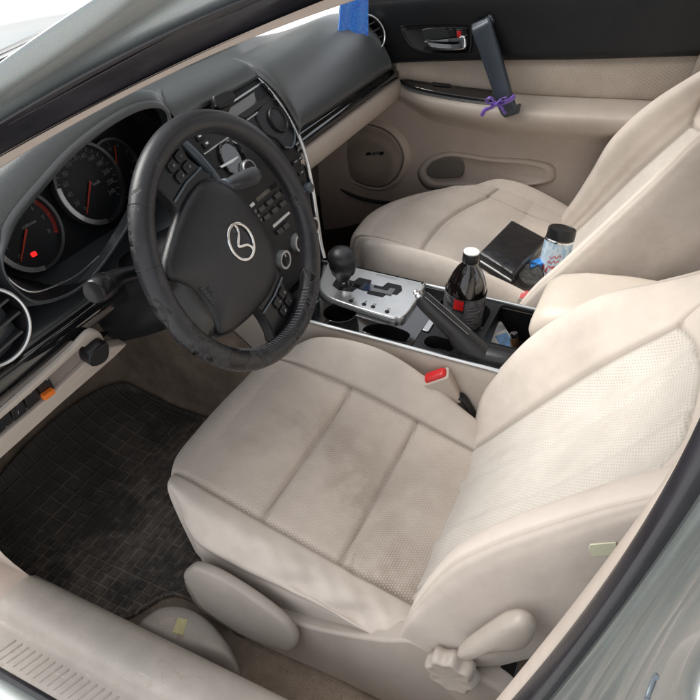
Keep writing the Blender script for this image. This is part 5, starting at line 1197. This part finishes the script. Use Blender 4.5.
# purple ribbon tied to the grab handle
m_rib = simple('purple_ribbon', (.20, .10, .52), .45, var=.2, vscale=40, sheen=.3)
rb = thing('ribbon', 'purple ribbon tied in a bow round the slanted door grab handle', 'ribbon', tuple(at(496, 104, x=.95)))
P = lambda a, b, x=.943: at(a, b, x=x)
def strip(name, path, w, up, par):
    path = cr1(np.array(path), 6); rows = []
    for i, p in enumerate(path):
        t = unit(path[min(i+1, len(path)-1)]-path[max(i-1, 0)]); s = unit(np.cross(t, up)); tw = .35*math.sin(i*.7); s = unit(s*math.cos(tw)+np.cross(t, s)*math.sin(tw))
        rows.append([p-s*w/2, p+unit(np.cross(t, s))*.0015, p+s*w/2])
    return net(name, np.array(rows), 2, 1, m_rib, par, solid=.0009)
uD = V(1, 0, .2)
strip('ribbon_wrap', [P(515, 96, .965), P(508, 101), P(498, 104, .938), P(492, 106, .945)], .012, uD, rb)
strip('ribbon_loop', [P(496, 104, .936), P(491, 98, .930), P(486, 98.5, .932), P(488, 102.5, .936), P(496, 104, .936)], .009, V(0, 1, .4), rb)
strip('ribbon_loop', [P(496, 104, .936), P(502, 98, .930), P(506, 98, .93), P(503, 103, .936), P(496, 104, .936)], .009, V(0, 1, .4), rb)
strip('ribbon_tail', [P(496, 104, .936), P(490, 108, .934), P(485, 110, .936), P(481.5, 116, .938)], .010, uD, rb)
strip('ribbon_tail', [P(496, 104, .936), P(501, 107, .935), P(504, 112, .938), P(506, 113, .94)], .008, uD, rb)
kn = P(496, 104, .934); mk('ribbon_knot', *lathe_geo([(.001, -.006), (.0045, -.004), (.0058, 0), (.0045, .004), (.001, .006)], kn, V(0, .6, .8), 16), m_rib, rb)

# blue cloth draped over the far end of the dashboard
def cloth_mat():
    t = NT('blue_cloth'); co = t.co(); n = t.noise(co, 160, 4, .7); w = t.noise(co, 18, 4)
    return t.set(color=t.mix(t.ramp(n, .35, .7), (.010, .15, .80), (.03, .36, 1.0)), rough=.75, sheen=.6, normal=t.bump(n, .9, .003))
rows = []
for j, v in enumerate(np.linspace(0, 1, 9)):
    r = []
    for i, u_ in enumerate(np.linspace(0, 1, 11)):
        a = 342+26*u_-2*v*(1-u_)*2; b = -14+(52+9*u_)*v
        d = .004*math.sin(i*1.1+v*1.3)*(.4+v*.6)
        p = at(a, b, p=(.93, .66, .75), n=unit((-.30, -.9, .32))); p = p-unit(ray(a, b))*(.006+d)
        r.append(p)
    rows.append(r)
cb = net('cleaning_cloth', np.array(rows), 3, 3, cloth_mat(), None, solid=.003); tag(cb, 'bright blue microfibre cloth hanging over the far end of the dashboard', 'cloth')
# small black holder on the dash top
ph = thing('phone_holder', 'small black phone holder stuck on the dash top above the centre stack', 'phone holder', tuple(at(228, 104, z=.79)))
hc_ = at(229, 100, p=(.36, .715, .79), n=(0, -.6, .8)); fh = Fr(hc_, (.93, -.2, .25), (.12, .62, .75))
hp_ = [fh.px(a, b, .01) for a, b in [(213, 97), (216, 93.5), (226, 89.5), (232, 90), (236, 97), (233, 102), (222, 107.5), (216, 106)]]
plate('holder_pad', smooth_poly(hp_, 3), fh, -.008, .010, m_blk, ph, .005, 4)
lathe('holder_foot', [(.022, -.014), (.020, -.006), (.012, .0)], fh.p(*np.mean(np.array(hp_), 0), -.010), fh.N, m_blk, ph, 28)

# ------------------------------------------------------------------ light
w = bpy.data.worlds.new('World'); SC.world = w; w.use_nodes = True
nt = w.node_tree; sky = nt.nodes.new('ShaderNodeTexSky'); sky.sky_type = 'NISHITA'; sky.sun_disc = False
SE, SA = math.radians(46), math.radians(-8)
sky.sun_elevation = SE; sky.sun_rotation = SA; sky.dust_density = 4; sky.air_density = 1; sky.ozone_density = .6
hz = nt.nodes.new('ShaderNodeMix'); hz.data_type = 'RGBA'; hz.inputs[0].default_value = .6; hz.inputs[7].default_value = (10.9, 11.0, 11.1, 1)   # thin bright cloud veil
nt.links.new(sky.outputs[0], hz.inputs[6]); nt.links.new(hz.outputs[2], nt.nodes['Background'].inputs[0]); nt.nodes['Background'].inputs[1].default_value = .15
sd_ = bpy.data.lights.new('sun', 'SUN'); sd_.energy = 4.1; sd_.angle = math.radians(40); sd_.color = (1, .975, .945)
so = bpy.data.objects.new('sun', sd_); COL.objects.link(so)
dv = Vector((math.sin(SA)*math.cos(SE), math.cos(SA)*math.cos(SE), math.sin(SE))); so.rotation_euler = dv.to_track_quat('Z', 'Y').to_euler()
SC.view_settings.view_transform = 'Standard'; SC.view_settings.look = 'None'; SC.view_settings.exposure = 0; SC.view_settings.gamma = 1
SC.cycles.max_bounces = 10; SC.cycles.diffuse_bounces = 5; SC.cycles.transparent_max_bounces = 12; SC.cycles.caustics_reflective = False; SC.cycles.caustics_refractive = False
SC.cycles.use_denoising = True
